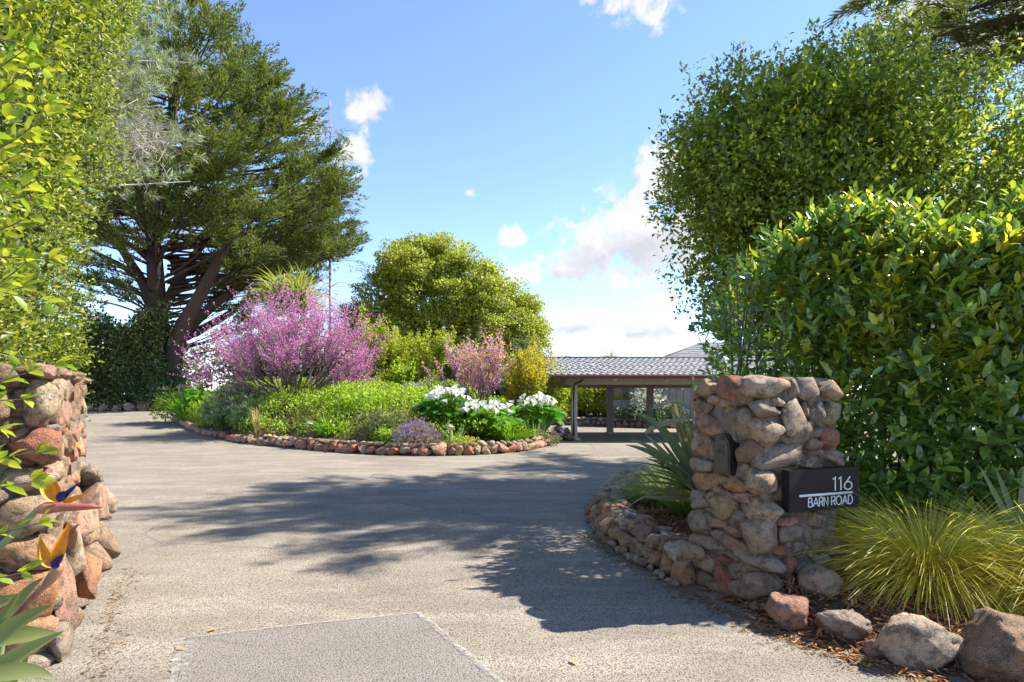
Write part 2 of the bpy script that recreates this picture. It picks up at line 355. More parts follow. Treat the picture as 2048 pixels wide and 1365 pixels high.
# ---- gate pillar: front corner C, faces run away from it
PILLAR = [('L',0.623,1.654,0.245,0.143,'tan'),('L',0.362,1.656,0.278,0.182,'red'),('L',0.101,1.709,0.252,0.079,'tan'),('L',0.172,1.591,0.217,0.153,'brown'),('R',0.097,1.652,0.307,0.156,'pale'),('R',0.255,1.706,0.111,0.049,'brown'),('R',0.324,1.642,0.094,0.145,'grey'),('R',0.459,1.642,0.229,0.168,'grey'),('R',0.696,1.631,0.228,0.156,'tan'),('L',0.683,1.502,0.188,0.104,'brown'),('L',0.513,1.556,0.165,0.078,'pale'),('L',0.364,1.51,0.134,0.114,'tan'),('R',0.019,1.497,0.232,0.141,'grey'),('R',0.172,1.545,0.128,0.064,'tan'),('R',0.302,1.447,0.215,0.267,'pale'),('R',0.443,1.482,0.095,0.117,'brown'),('R',0.543,1.456,0.155,0.176,'grey'),('R',0.695,1.442,0.168,0.186,'green'),('L',0.597,1.358,0.364,0.174,'pink'),('L',0.247,1.384,0.277,0.252,'grey'),('L',0.069,1.355,0.068,0.071,'orange'),('R',0.109,1.321,0.272,0.206,'pale'),('R',0.396,1.308,0.218,0.182,'grey'),('R',0.568,1.311,0.116,0.088,'grey'),('R',0.672,1.253,0.168,0.163,'red'),('R',0.5,1.225,0.144,0.088,'brown'),('L',0.696,1.172,0.214,0.185,'tan'),('L',0.548,1.152,0.095,0.157,'brown'),('L',0.131,1.171,0.194,0.181,'brown'),('R',0.203,1.14,0.469,0.158,'grey'),('R',0.539,1.15,0.174,0.081,'grey'),('R',0.716,1.1,0.268,0.127,'grey'),('R',0.339,1.077,0.169,0.058,'tan'),('R',0.471,1.069,0.134,0.058,'tan'),('L',0.673,0.998,0.299,0.136,'grey'),('L',0.114,1.014,0.202,0.108,'tan'),('R',0.028,0.941,0.25,0.212,'pale'),('L',0.637,0.874,0.332,0.135,'orange'),('L',0.432,0.931,0.183,0.077,'tan'),('L',0.267,0.9,0.225,0.104,'orange'),('L',0.456,0.821,0.231,0.077,'pink'),('L',0.199,0.811,0.22,0.088,'pink'),('L',0.697,0.714,0.239,0.153,'grey'),('L',0.424,0.711,0.307,0.191,'tan'),('L',0.028,0.741,0.322,0.177,'tan'),('L',0.673,0.525,0.287,0.224,'grey'),('L',0.474,0.558,0.197,0.077,'pink'),('L',0.266,0.551,0.172,0.111,'pink'),('L',0.133,0.584,0.122,0.094,'pink'),('L',0.223,0.662,0.158,0.096,'grey'),('R',0.038,0.552,0.296,0.269,'grey'),('R',0.302,0.646,0.224,0.072,'pink'),('R',0.321,0.543,0.262,0.13,'grey'),('L',0.622,0.361,0.392,0.119,'grey'),('L',0.459,0.463,0.15,0.085,'grey'),('L',0.285,0.421,0.27,0.179,'brown'),('R',0.218,0.425,0.166,0.079,'red'),('R',0.382,0.418,0.17,0.123,'grey'),('L',0.699,0.215,0.327,0.161,'tan'),('L',0.429,0.281,0.251,0.061,'red'),('L',0.046,0.347,0.384,0.128,'grey'),('R',0.252,0.3,0.185,0.137,'red'),('R',0.414,0.288,0.133,0.102,'grey'),('L',0.71,0.043,0.278,0.153,'brown'),('L',0.399,0.146,0.203,0.152,'red'),('L',0.192,0.199,0.188,0.066,'tan'),('L',0.244,0.096,0.16,0.126,'pink'),('R',0.044,0.169,0.368,0.198,'brown'),('R',0.311,0.183,0.149,0.13,'red'),('L',0.436,0.02,0.343,0.169,'brown'),('L',0.052,0.03,0.257,0.1,'grey'),('R',0.578,0.641,0.175,0.118,'grey'),('R',0.587,0.529,0.156,0.103,'grey'),('R',0.548,0.422,0.136,0.118,'brown'),('R',0.597,0.307,0.156,0.118,'grey'),('R',0.265,0.857,0.241,0.144,'tan'),('R',0.53,0.857,0.251,0.147,'grey'),('R',0.283,1.0,0.223,0.115,'brown'),('R',0.53,0.974,0.232,0.117,'tan'),('R',0.686,0.759,0.178,0.119,'brown'),('R',0.339,0.737,0.206,0.087,'brown'),('R',0.163,0.092,0.164,0.114,'brown')]
PC = Vector((1.84, 4.63, 0)); YAW = math.radians(21)
pillar = thing('stone_pillar', 'square gate pillar of rounded fieldstones set in mortar, holding the mailbox', 'pillar', PC, YAW)
# local frame: +x along the street face, +y along the driveway face
def lumpy_core(name, x0, x1, y0, y1, z0, z1, parent, mat, amp=.012, d=.03):
    bm = bmesh.new(); bmesh.ops.create_cube(bm, size=1)
    n = max(2, int(max(x1-x0, y1-y0, z1-z0)/.05)); bmesh.ops.subdivide_edges(bm, edges=bm.edges[:], cuts=min(n, 28), use_grid_fill=True)
    for v in bm.verts:
        p = Vector((x0+(v.co.x+.5)*(x1-x0), y0+(v.co.y+.5)*(y1-y0), z0+(v.co.z+.5)*(z1-z0)))
        k = amp*(math.sin(p.x*31+p.z*17)+math.sin(p.z*43+p.y*23)+math.sin(p.y*37-p.x*29))
        v.co = p+Vector((k, k, k*.6))
    me = bpy.data.meshes.new(name); bm.to_mesh(me); bm.free(); me.materials.append(mat)
    return ob(name, me, parent)
PWX, PWY = .80, .79
lumpy_core('mortar_core', .03, PWX-.02, .03, PWY-.02, -.05, 1.68, pillar, mortar)
for f, t, z, w, h, c in PILLAR:
    me = stone_mesh('stone', SM[c], 3, 13, .55, .9, .035, .35)
    dp = min(.2, .1+.35*min(w, h)); w *= 1.14; h *= 1.14
    if f == 'L' and .2 < t < .56 and .93 < z < 1.33: dp = .1
    k = random.uniform(-.02, .0)
    if f == 'L' and t < w*.45: x, y = .055, max(t, .05); dims = (dp+.08, w, h)
    elif f == 'L': x, y = .035+k, t; dims = (dp, w, h)
    elif t < w*.45: x, y = max(t, .05), .055; dims = (w, dp+.08, h)
    else: x, y = t, .035+k; dims = (w, dp, h)
    ry = random.uniform(-.16, .16)
    put('stone', me, (x, y, z), dims, (ry if f == 'L' else 0, 0 if f == 'L' else ry, 0), pillar)
for z in np.arange(.08, 1.66, .17):                      # the two faces turned away, and the cap
    for t in np.arange(.12, .75, .2):
        put('stone', pick('grey', 'brown', 'tan', 'pink'), (PWX-.03, t+random.uniform(-.04, .04), z), (.14, .22, .17), (random.uniform(-.2, .2), 0, 0), pillar)
        put('stone', pick('grey', 'brown', 'tan', 'pink'), (t+random.uniform(-.04, .04), PWY-.03, z), (.22, .14, .17), (0, random.uniform(-.2, .2), 0), pillar)
for x in np.arange(.16, .75, .19):
    for y in np.arange(.16, .75, .19): put('stone', pick('grey', 'brown', 'tan', 'red'), (x, y, 1.68), (.22, .21, .12), (0, 0, random.uniform(0, 3)), pillar)

# ---- mailbox set into the driveway face
black = plain('black_paint', (.018, .016, .016), .35, .5, .2, 30.)
bronze = plain('dark_bronze', (.045, .037, .024), .42, .5, .45, 14., .15, 60.)
mbx = thing('mailbox', 'dark bronze arched mailbox door set into the stone pillar', 'mailbox', PC, YAW)
def arch(w, h, n=14):
    r = w/2; return [(-r, 0), (r, 0)]+[(r*math.cos(a), h-r+r*math.sin(a)) for a in np.linspace(0, math.pi, n)]
def arch_prism(name, w, h, x0, x1, tc_, z0, mat, parent, bev=.004):
    o = arch(w, h); bm = bmesh.new()
    vs = [bm.verts.new((x0, tc_-a, z0+b)) for a, b in o]; f = bm.faces.new(vs)
    ex = bmesh.ops.extrude_face_region(bm, geom=[f]); [setattr(v.co, 'x', x1) for v in ex['geom'] if isinstance(v, bmesh.types.BMVert)]
    bmesh.ops.recalc_face_normals(bm, faces=bm.faces[:])
    if bev: bmesh.ops.bevel(bm, geom=bm.edges[:], offset=bev, segments=2, affect='EDGES')
    me = bpy.data.meshes.new(name); bm.to_mesh(me); bm.free(); me.materials.append(mat); return ob(name, me, parent)
MT, MZ = .385, .965
arch_prism('box', .215, .325, -.02, .15, MT, MZ, black, mbx)
arch_prism('door', .19, .305, -.033, -.0205, MT, MZ+.008, bronze, mbx)
arch_prism('inner_panel', .155, .262, -.0375, -.0335, MT, MZ+.022, bronze, mbx, .002)
mb = MB(); mb.box(-.045, -.0335, MT-.018, MT+.018, MZ+.285, MZ+.297); mb.build('pull', bronze, mbx)

# strokes of plain sans lettering
def arcp(cx, cy, rx, ry, a0, a1, n=12): return [(cx+rx*math.cos(math.radians(a)), cy+ry*math.sin(math.radians(a))) for a in np.linspace(a0, a1, n)]
GL = {'B': [[(0, 0), (0, 1)], [(0, 1), (.35, 1)]+arcp(.35, .77, .2, .23, 90, -90)+[(0, .54)], [(.35, .54)]+arcp(.37, .27, .25, .27, 90, -90)+[(0, 0)]],
      'A': [[(0, 0), (.4, 1), (.8, 0)], [(.14, .34), (.66, .34)]], 'R': [[(0, 0), (0, 1)], [(0, 1), (.35, 1)]+arcp(.35, .74, .24, .26, 90, -90)+[(0, .48)], [(.3, .48), (.6, 0)]],
      'N': [[(0, 0), (0, 1), (.62, 0), (.62, 1)]], 'O': [arcp(.46, .5, .46, .5, 0, 360, 26)], 'D': [[(0, 0), (0, 1)], [(0, 1), (.25, 1)]+arcp(.25, .5, .45, .5, 90, -90, 16)+[(0, 0)]],
      '1': [[(0, .86), (.2, 1), (.2, 0)]], '6': [[(.5, 1), (.1, .48)]+arcp(.34, .31, .31, .31, 150, 510, 26)],
      'U': [[(0, 1), (0, .3)]+arcp(.3, .3, .3, .3, 180, 360)+[(.6, 1)]], 'S': [arcp(.28, .75, .26, .25, 40, 270)+arcp(.28, .25, .28, .25, 90, -140)], 'M': [[(0, 0), (0, 1), (.4, .2), (.8, 1), (.8, 0)]],
      'I': [[(0, 0), (0, 1)]], 'L': [[(0, 1), (0, 0), (.45, 0)]]}
GW = {'B': .62, 'A': .8, 'R': .6, 'N': .62, 'O': .92, 'D': .7, '1': .2, '6': .65, 'U': .6, 'S': .56, 'M': .8, 'I': .02, 'L': .45}
def glyph(ch, x, y, sx, sy, sw, fr, d, name, mat, parent):
    """fr(u,v,depth) -> local point; flat raised strokes"""
    B = MB()
    for k, pl in enumerate(GL[ch]):
        p = np.array([(x+a*sx, y+b*sy) for a, b in pl])
        cl = np.allclose(p[0], p[-1]); seg = np.diff(p, axis=0); t = norm(seg); nrm_ = np.stack([-t[:, 1], t[:, 0]], 1)
        nv = []
        for i in range(len(p)):
            a = nrm_[i-1] if i > 0 else (nrm_[-1] if cl else nrm_[0]); b = nrm_[i] if i < len(nrm_) else (nrm_[0] if cl else nrm_[-1])
            mm = a+b; mm = mm/max(1e-6, np.linalg.norm(mm)); nv.append(mm*min(2., 1/max(.35, mm@a)))
        nv = np.array(nv)*sw/2; dd = d+.0003*k
        L_ = p+nv; R_ = p-nv; m = len(p)
        V = [fr(a, b, dd) for a, b in L_]+[fr(a, b, dd) for a, b in R_]+[fr(a, b, 0) for a, b in L_]+[fr(a, b, 0) for a, b in R_]
        i = np.arange(m-1)
        B.add(V, [np.concatenate([np.stack([i, m+i, m+i+1, i+1], 1), np.stack([2*m+i, i, i+1, 2*m+i+1], 1), np.stack([m+i, 3*m+i, 3*m+i+1, m+i+1], 1)])])
    return B.build(name, mat, parent)
def text(s, x, y, h, width, sw, fr, d, name, mat, parent, gap=.2):
    tot = sum((GW[c] if c != ' ' else .28) for c in s)+gap*(len(s)-1); sx = width/tot; cx = x
    for c in s:
        if c != ' ': glyph(c, cx, y, sx, h, sw, fr, d, name, mat, parent)
        cx += ((GW[c] if c != ' ' else .28)+gap)*sx
frm = lambda u, v, d: (-.0376-d, MT+.078-u, MZ+v)
text('U S', .045, .215, .026, .066, .005, frm, .0015, 'letter', bronze, mbx, .3)
text('MAIL', .03, .165, .034, .096, .006, frm, .0015, 'letter', bronze, mbx, .3)

# ---- black house sign on the street face
sign = thing('house_sign', 'black rectangular sign with raised white 116 BARN ROAD lettering', 'sign', PC, YAW)
white = plain('white_letters', (.72, .72, .73), .35, .4, .03)
signblack = plain('sign_black', (.012, .011, .011), .5, .25, .25, 8., .05, 200.)
bm = bmesh.new(); bmesh.ops.create_cube(bm, size=1)
SX0, SX1, SZ0, SZ1 = .15, .85, .735, 1.045
for v in bm.verts: v.co = Vector((SX0+(v.co.x+.5)*(SX1-SX0), -.125+(v.co.y+.5)*.075, SZ0+(v.co.z+.5)*(SZ1-SZ0)))
bmesh.ops.bevel(bm, geom=bm.edges[:], offset=.004, segments=2, affect='EDGES'); me = bpy.data.meshes.new('panel'); bm.to_mesh(me); bm.free(); me.materials.append(signblack); ob('panel', me, sign)
for x_ in (.3, .62): mb = MB(); mb.box(x_, x_+.06, -.05, .06, .82, .95); mb.build('bracket', signblack, sign)
frs = lambda u, v, d: (SX0+u, -.125-d, SZ1-v)
frs2 = lambda u, v, d: (SX0+u, -.125-d, SZ1+v)
text('116', .425, -.168, .098, .195, .0095, frs2, .003, 'numeral', white, sign, .26)
mb = MB(); mb.box(SX0+.095, SX0+.628, -.129, -.125, SZ1-.2, SZ1-.183); mb.build('underline', white, sign)
text('BARN ROAD', .185, -.278, .066, .44, .0075, frs2, .003, 'letter', white, sign, .17)

# ---- wall at the other side of the gate
LWALL = [('F',0.266,1.711,0.168,0.134,'brown'),('F',0.077,1.741,0.13,0.09,'pink'),('F',0.088,1.548,0.171,0.289,'tan'),('F',0.311,1.529,0.166,0.168,'brown'),('F',0.256,1.401,0.107,0.078,'brown'),('F',0.105,1.296,0.229,0.202,'red'),('F',0.311,1.249,0.122,0.112,'brown'),('F',0.162,1.106,0.289,0.136,'tan'),('F',0.311,1.011,0.199,0.112,'grey'),('F',0.134,0.882,0.262,0.237,'tan'),('F',0.173,0.665,0.322,0.185,'orange'),('F',0.367,0.655,0.098,0.153,'brown'),('F',0.156,0.412,0.301,0.286,'orange'),('F',0.366,0.405,0.109,0.222,'grey'),('F',0.134,0.179,0.262,0.258,'orange'),('F',0.344,0.165,0.132,0.195,'brown'),('F',0.106,0.02,0.176,0.101,'grey'),('F',0.311,0.03,0.177,0.126,'brown')]
wl = thing('stone_wall', 'rough red-brown boulder wall below the tall yellow-green hedge', 'wall', (-2.7, 3.72, 0), math.radians(30))
# local: face looks to -y, runs to -x; the driveway side runs to +y (slightly to -x)
lumpy_core('mortar_core', -1.3, -.07, .09, 2.6, -.05, 1.72, wl, mortar)
for f, t, z, w, h, c in LWALL:
    me = stone_mesh('stone', SM[c], 3, 9, .6, .95, .055, .4); dp = .22
    put('stone', me, (-max(t, w*.5), .06+random.uniform(-.02, .02), z), (w*1.13, dp+.05, h*1.13), (0, random.uniform(-.1, .1), 0), wl)
for z in np.arange(.06, 1.72, .13):
    for t in np.arange(.05, .5, .12): put('stone', pick('brown', 'grey', 'tan', 'red'), (-t-random.uniform(0, .06), .10, z+random.uniform(-.04, .04)), (.15, .1, .12), (0, random.uniform(-.3, .3), 0), wl)
for z in np.arange(.1, 1.72, .17):
    for t in np.arange(.5, 1.3, .26): put('stone', pick('brown', 'tan', 'grey', 'orange'), (-t, .05, z+random.uniform(-.04, .04)), (.26, .16, .2), (0, random.uniform(-.2, .2), 0), wl)
    for t in np.arange(.3, 2.6, .3): put('stone', pick('brown', 'pink', 'tan', 'orange'), (-.07-.05*t/2.6, t+random.uniform(-.05, .05), z+random.uniform(-.04, .04)), (.16, .33, .2), (random.uniform(-.2, .2), 0, 0), wl)
for x in np.arange(.12, 1.2, .24):
    for y in np.arange(.12, 2.5, .26): put('stone', pick('brown', 'pink', 'grey'), (-x, y, 1.735), (.26, .27, .1), (0, 0, random.uniform(0, 3)), wl)
# battered foot of the wall beside the driveway
for (y, z, sx, sy, sz, c, tilt) in [(.1, .1, .12, .3, .24, 'grey', -.1), (.25, .34, .13, .36, .5, 'pink', -.2), (.5, .13, .17, .36, .3, 'brown', -.2), (.62, .55, .14, .3, .34, 'tan', -.2), (.9, .3, .2, .36, .4, 'red', -.25), (.95, .66, .18, .36, .28, 'pink', -.25),
                                 (1.3, .22, .28, .4, .42, 'orange', -.3), (1.35, .58, .24, .42, .34, 'tan', -.35), (1.75, .25, .3, .45, .45, 'brown', -.3), (1.8, .66, .26, .48, .36, 'pink', -.35), (2.25, .25, .34, .45, .45, 'brown', -.3), (2.25, .66, .3, .48, .38, 'tan', -.35), (2.0, .9, .2, .4, .2, 'grey', -.3), (1.1, .05, .12, .2, .1, 'grey', 0), (1.6, .05, .12, .2, .1, 'brown', 0)]:
    me = stone_mesh('stone', SM[c], 3, 14, .45, .85, .05, .5)
    put('stone', me, (.0+.015*y, y, z), (sx, sy, sz), (random.uniform(-.15, .15), tilt*.9, random.uniform(-.1, .1)), wl)

# ---- boulders along the front of the mulch bed
def boulder(loc, dims, c, label, rot=(0, 0, 0), group='boulders edging the mulch bed', seed=None, cuts=10, lo=.55):
    me = stone_mesh('boulder', SM[c], 4, cuts, lo, .95, .05, .25, seed); o = put('boulder', me, loc, dims, rot); return tag(o, label, 'boulder', group)
boulder((2.27, 4.60, .185), (.36, .34, .30), 'tan', 'rounded pale tan boulder leaning against the foot of the pillar', (.1, .35, .3), seed=3, cuts=4, lo=.75)
boulder((1.90, 4.30, .10), (.33, .3, .26), 'pink', 'angular reddish boulder just in front of the pillar foot', (0, .2, .5), seed=4)
boulder((2.17, 4.10, .09), (.37, .32, .23), 'grey', 'squat grey-brown boulder in the middle of the mulch edge', (0, .05, .2), seed=12)
boulder((2.26, 3.86, .035), (.18, .15, .11), 'pink', 'smallest brown stone in the row edging the mulch', (0, 0, .4), seed=6)
boulder((2.45, 3.74, .13), (.52, .38, .34), 'pale', 'large pointed pale boulder with a sunlit crest below the grasses', (0, .12, .15), seed=17)
boulder((2.80, 3.55, .16), (.5, .42, .44), 'brown', 'biggest rust-brown boulder cut by the corner of the picture', (0, -.1, .3), seed=8)

# ---- mulch bed
def ring_bed(name, bd, c, zf, mat, rings=(1, .985, .96, .92, .85, .75, .6, .45, .3, .15)):
    bd = np.asarray(bd, float); c = np.asarray(c, float); m = len(bd); V = []
    for k in rings:
        p = c+(bd-c)*k; V.append(np.c_[p, [zf(k, x, y) for x, y in p]])
    V.append(np.array([[c[0], c[1], zf(0, *c)]])); V = np.concatenate(V); F4 = []; F3 = []
    for r in range(len(rings)-1):
        for i in range(m):
            j = (i+1) % m; F4.append((r*m+i, r*m+j, (r+1)*m+j, (r+1)*m+i))
    r = len(rings)-1
    for i in range(m): F3.append((r*m+i, r*m+(i+1) % m, (r+1)*m))
    return ob(name, mk_mesh(name, V, [np.array(F4), np.array(F3)], mat, True))
def densify(p, step=.35, closed=True):
    p = np.asarray(p, float); q = np.r_[p, p[:1]] if closed else p; out = []
    for a, b in zip(q[:-1], q[1:]):
        n = max(1, int(np.linalg.norm(b-a)/step)); out += [a+(b-a)*i/n for i in range(n)]
    if not closed: out.append(q[-1])
    return np.array(out)
def smooth_path(p, it=2):
    p = np.asarray(p, float)
    for _ in range(it):
        q = [p[0]]
        for a, b in zip(p[:-1], p[1:]): q += [.75*a+.25*b, .25*a+.75*b]
        p = np.array(q+[p[-1]])
    return p
BORDER = smooth_path([(1.72, 4.62), (1.62, 4.95), (1.43, 5.5), (1.25, 6.25), (1.10, 7.14), (1.12, 8.16), (1.36, 9.39), (1.82, 10.53), (2.4, 11.5)])
FRONT = [(2.9, 3.0), (2.66, 3.28), (2.42, 3.51), (2.2, 3.72), (2.0, 3.95), (1.84, 4.2), (1.74, 4.42)]
mbd = np.concatenate([densify([(2.4, 11.5), (4, 13.5), (14, 14), (14, 2.4), (4, 2.4)], .6, False), densify(FRONT, .2, False), densify(BORDER, .25, False)[:-1]])
MC = (4.2, 7.2)
def mz(k, x, y): return -.02+(.22 if y > 5 else .13+.09*max(0, (y-3.2)/1.8))*float(sstep((1-k)/.13))+.012*math.sin(x*9)*math.sin(y*7)
mulch_soil = ring_bed('mulch_bed', mbd, MC, mz, soil); tag(mulch_soil, kind='structure')
chip = leafmat('bark_chip', [(.14, .055, .022), (.30, .125, .05), (.42, .19, .075), (.22, .10, .05), (.46, .29, .16)], 0, .9, .1)
mang = np.arctan2(mbd[:, 1]-MC[1], mbd[:, 0]-MC[0]); mrad = np.hypot(mbd[:, 0]-MC[0], mbd[:, 1]-MC[1]); so_ = np.argsort(mang)
def mulch_z(x, y):
    a = np.arctan2(y-MC[1], x-MC[0]); r = np.hypot(x-MC[0], y-MC[1]); R = np.interp(a, mang[so_], mrad[so_], period=2*math.pi)
    k = r/R; return k, -.02+np.where(y > 5, .22, .13+.09*np.maximum(0, (y-3.2)/1.8))*sstep((1-k)/.13)
def chips(n, x0, x1, y0, y1, kmax=1.015):
    x = rng.uniform(x0, x1, n*3); y = rng.uniform(y0, y1, n*3); k, z = mulch_z(x, y); m = k < kmax; x, y, z = x[m][:n], y[m][:n], np.maximum(z[m][:n], .0); m = len(x)
    D = rdir(m); D[:, 2] *= .3; N = rdir(m)*.4+UP
    return np.c_[x, y, z+.008], D, N, rng.uniform(.02, .075, m), rng.uniform(.008, .022, m)
A = [chips(4500, 1.1, 3.2, 4.6, 10), chips(5500, 1.7, 4.5, 2.6, 5.0, 1.03)]
P_, D_, N_, L_, W_ = [np.concatenate(z) for z in zip(*A)]
TB = (np.array([(0, .5, 0), (1, .4, 0), (1, -.4, 0), (0, -.5, 0), (0, .5, .12), (1, .4, .12), (1, -.4, .12), (0, -.5, .12)], float), np.array([(4, 7, 6), (4, 6, 5), (0, 1, 5), (0, 5, 4), (1, 2, 6), (1, 6, 5), (2, 3, 7), (2, 7, 6), (3, 0, 4), (3, 4, 7)]))
tag(leaves('bark_mulch', P_, D_, N_, L_, W_, chip, None, TB), 'red-brown shredded bark mulch around the gate pillar', 'mulch', kind='stuff')
# loose needles and crumbs washed on to the asphalt
litter = leafmat('litter', [(.16, .08, .035), (.3, .2, .1), (.22, .14, .07), (.4, .3, .12)], 0, .9, .1)
pt = densify(FRONT+[(1.7, 4.6), (1.5, 5.1), (1.3, 5.7), (1.1, 6.4), (.95, 7.2)], .02, False); kk = rng.integers(len(pt), size=2600)
lp = pt[kk]+np.stack([-np.abs(rng.normal(size=2600))*.10-.03, -np.abs(rng.normal(size=2600))*.08], 1)
D = rdir(2600); D[:, 2] *= .1
lft = densify([(-2.42, 3.5), (-2.6, 3.9), (-2.95, 4.5), (-3.3, 5.2), (-3.6, 5.8)], .02, False); k2 = rng.integers(len(lft), size=320)
lp2 = lft[k2]+np.stack([np.abs(rng.normal(size=320))*.10, rng.normal(size=320)*.05], 1); D2 = rdir(320); D2[:, 2] *= .1
lp = np.concatenate([lp, lp2]); D = np.concatenate([D, D2])
tag(leaves('fallen_needles', np.c_[lp, np.full(len(lp), .006)], D, UP+rdir(len(lp))*.3, rng.uniform(.01, .06, len(lp)), rng.uniform(.003, .012, len(lp)), litter, None, T2), 'loose needles and bark crumbs along the driveway edges', 'debris', kind='stuff')
fallen = leafmat('fallen_leaf', [(.35, .2, .08), (.55, .42, .1), (.45, .3, .16)], .2, .7, .2, objrand=True)
flm = mk_mesh('fallen_leaf', T8[0], [T8[1]], fallen, True)
for i, (x, y, lab) in enumerate([(-2.1, 3.9, 'dry curled leaf on the asphalt beside the boulder wall'), (-.9, 7.0, 'orange leaf lying in the feathery shadow on the driveway'), (.0, 7.9, 'yellow-green leaf lying in the middle of the driveway shade'), (-2.0, 4.25, 'small tan leaf at the corner of the asphalt patch'), (.35, 3.75, 'pale leaf beside the slanting seam of the patch')]):
    o = tag(ob('fallen_leaf', flm, None, (x, y, .012)), lab, 'leaf', 'leaves fallen on the driveway'); o.scale = (.07, .035, .07); o.rotation_euler = (0, 0, i*1.3)

# ---- stone borders
def course(parent, path, spacing, dims, z, kinds, off=0., jit=.02, zf=None):
    p = densify(path, .03, False); d = np.r_[0, np.cumsum(np.linalg.norm(np.diff(p, axis=0), axis=1))]; t = norm(np.gradient(p, axis=0)); s = random.uniform(0, spacing)
    while s < d[-1]:
        w = random.uniform(*dims[0]); i = int(np.searchsorted(d, s+w/2)); i = min(i, len(p)-1)
        h = random.uniform(*dims[2]); dp = random.uniform(*dims[1]); n = np.array([-t[i][1], t[i][0]])
        x, y = p[i]+n*(off+random.uniform(-jit, jit)); g = float(gz(x, y)) if zf is None else zf(x, y)
        put('stone', pick(*kinds), (x-parent.location.x, y-parent.location.y, g+z+random.uniform(-jit, jit)-parent.location.z), (w*1.08, dp, h*1.05), (random.uniform(-.25, .25), random.uniform(-.2, .2), math.atan2(t[i][1], t[i][0])+random.uniform(-.25, .25)), parent)
        s += w*spacing
gb = thing('stone_border', 'low curved border of mossy orange stones round the flax and mulch', 'border', (1.3, 6.5, 0))
course(gb, BORDER, .86, ((.22, .4), (.2, .3), (.18, .26)), .08, ('brown', 'tan', 'orange', 'orange'))
course(gb, BORDER, .88, ((.18, .34), (.18, .28), (.14, .22)), .215, ('tan', 'orange', 'brown', 'pale', 'tan'), -.07)
course(gb, BORDER, .9, ((.14, .3), (.16, .24), (.08, .12)), .25, ('tan', 'grey', 'pale', 'orange'), -.22)
course(gb, BORDER, 1.2, ((.06, .12), (.05, .1), (.05, .1)), .03, ('brown', 'grey'), .14)
p = BORDER[9:]; V = []
for o_, z in ((-.02, -.05), (-.04, .13), (-.24, .17), (-.26, -.05)):
    t = norm(np.gradient(p, axis=0)); V.append(np.c_[p+np.stack([-t[:, 1], t[:, 0]], 1)*o_-np.array([1.3, 6.5]), np.full(len(p), z)])
m = len(p); i = np.arange(m-1); F = np.concatenate([np.stack([a*m+i, a*m+i+1, (a+1)*m+i+1, (a+1)*m+i], 1) for a in range(3)])
ob('mortar_core', mk_mesh('mortar_core', np.concatenate(V), [F], mortar), gb)

# ---- island bed
BED = [(-16.91, 31.37), (-14.58, 27.53), (-12.73, 24.91), (-11.01, 22.79), (-8.92, 20.5), (-7.11, 19.16), (-5.3, 17.7), (-3.65, 16.67), (-2.28, 16.39), (-.98, 16.53), (.22, 17.39), (1.02, 19.23), (1.46, 21.74)]
BACK = [(.9, 26.5), (-2.5, 31.5), (-8, 35), (-13, 36), (-16.5, 34.5)]
bed_front = smooth_path(BED); bb = np.concatenate([densify(bed_front, .5, False), densify(BACK, 1., False)])
BC = (-6.5, 26.0)
def bz(k, x, y): return float(gz(x, y))+.2*float(sstep((1-k)/.03))+1.0*float(sstep((1-k)/.5))
tag(ring_bed('planting_bed', bb, BC, bz, soil), kind='structure')
ba = np.arctan2(bb[:, 1]-BC[1], bb[:, 0]-BC[0]); br = np.hypot(bb[:, 0]-BC[0], bb[:, 1]-BC[1]); bo = np.argsort(ba)
def bedk(x, y):
    x = np.asarray(x, float); y = np.asarray(y, float)
    return np.hypot(x-BC[0], y-BC[1])/np.interp(np.arctan2(y-BC[1], x-BC[0]), ba[bo], br[bo], period=2*math.pi)
def bedz(x, y):
    k = bedk(x, y); return gz(x, y)+.2*sstep((1-k)/.03)+1.0*sstep((1-k)/.5)
bw = thing('bed_border', 'low border of reddish volcanic stones round the flowering island bed', 'border', (-3, 17, 0))
course(bw, bed_front[::-1], .93, ((.2, .46), (.22, .32), (.2, .3)), .12, ('red', 'pink', 'brown', 'pink', 'tan'), jit=.03)
course(bw, bed_front[::-1][:int(len(bed_front)*.62)], 1.05, ((.14, .3), (.18, .26), (.1, .16)), .27, ('pink', 'brown', 'tan', 'grey'), -.08, .02)
sp_ = thing('stone_stack', 'small dark stack of stones at the end of the island bed near the carport', 'stone stack', (1.75, 22, 0))
for x, y, z, d in [(-.2, -.1, .14, .5), (.2, -.05, .12, .42), (0, .3, .15, .5), (-.1, 0, .38, .42), (.14, .1, .34, .36), (-.05, .05, .58, .38), (.02, .1, .76, .28), (.38, -.05, .08, .26)]:
    put('stone', pick('brown', 'grey', 'tan'), (x, y, z), (d, d*.85, d*.6), (0, 0, random.uniform(0, 3)), sp_)
rk = [(-25.6, 37.7, .5, 'grey', 'smallest rock at the hedge end of the row below the cypress'), (-24.7, 37.8, .62, 'brown', 'low brown rock in the shaded row below the ivy bank'), (-24.0, 37.8, .55, 'pink', 'small pinkish rock in the shaded row below the ivy bank'), (-23.2, 38, .75, 'grey', 'wide flat rock in the row in front of the dark shrub'),
      (-22.45, 38.2, .85, 'brown', 'tall split rock in the row in front of the dark shrub'), (-21.75, 38.4, .9, 'grey', 'pointed blue-grey rock in the row below the cypress trunk'), (-20.95, 38.6, .95, 'brown', 'largest speckled brown rock in the row below the cypress trunk'), (-20.2, 38.7, .8, 'grey', 'grey rock nearest the island bed in the shaded row')]
for x, y, s, c, lab in rk: boulder((x, y, .6+s*.28), (s, s*.8, s*.85), c, lab, (0, 0, random.uniform(0, 3)), 'rocks along the far edge of the driveway')

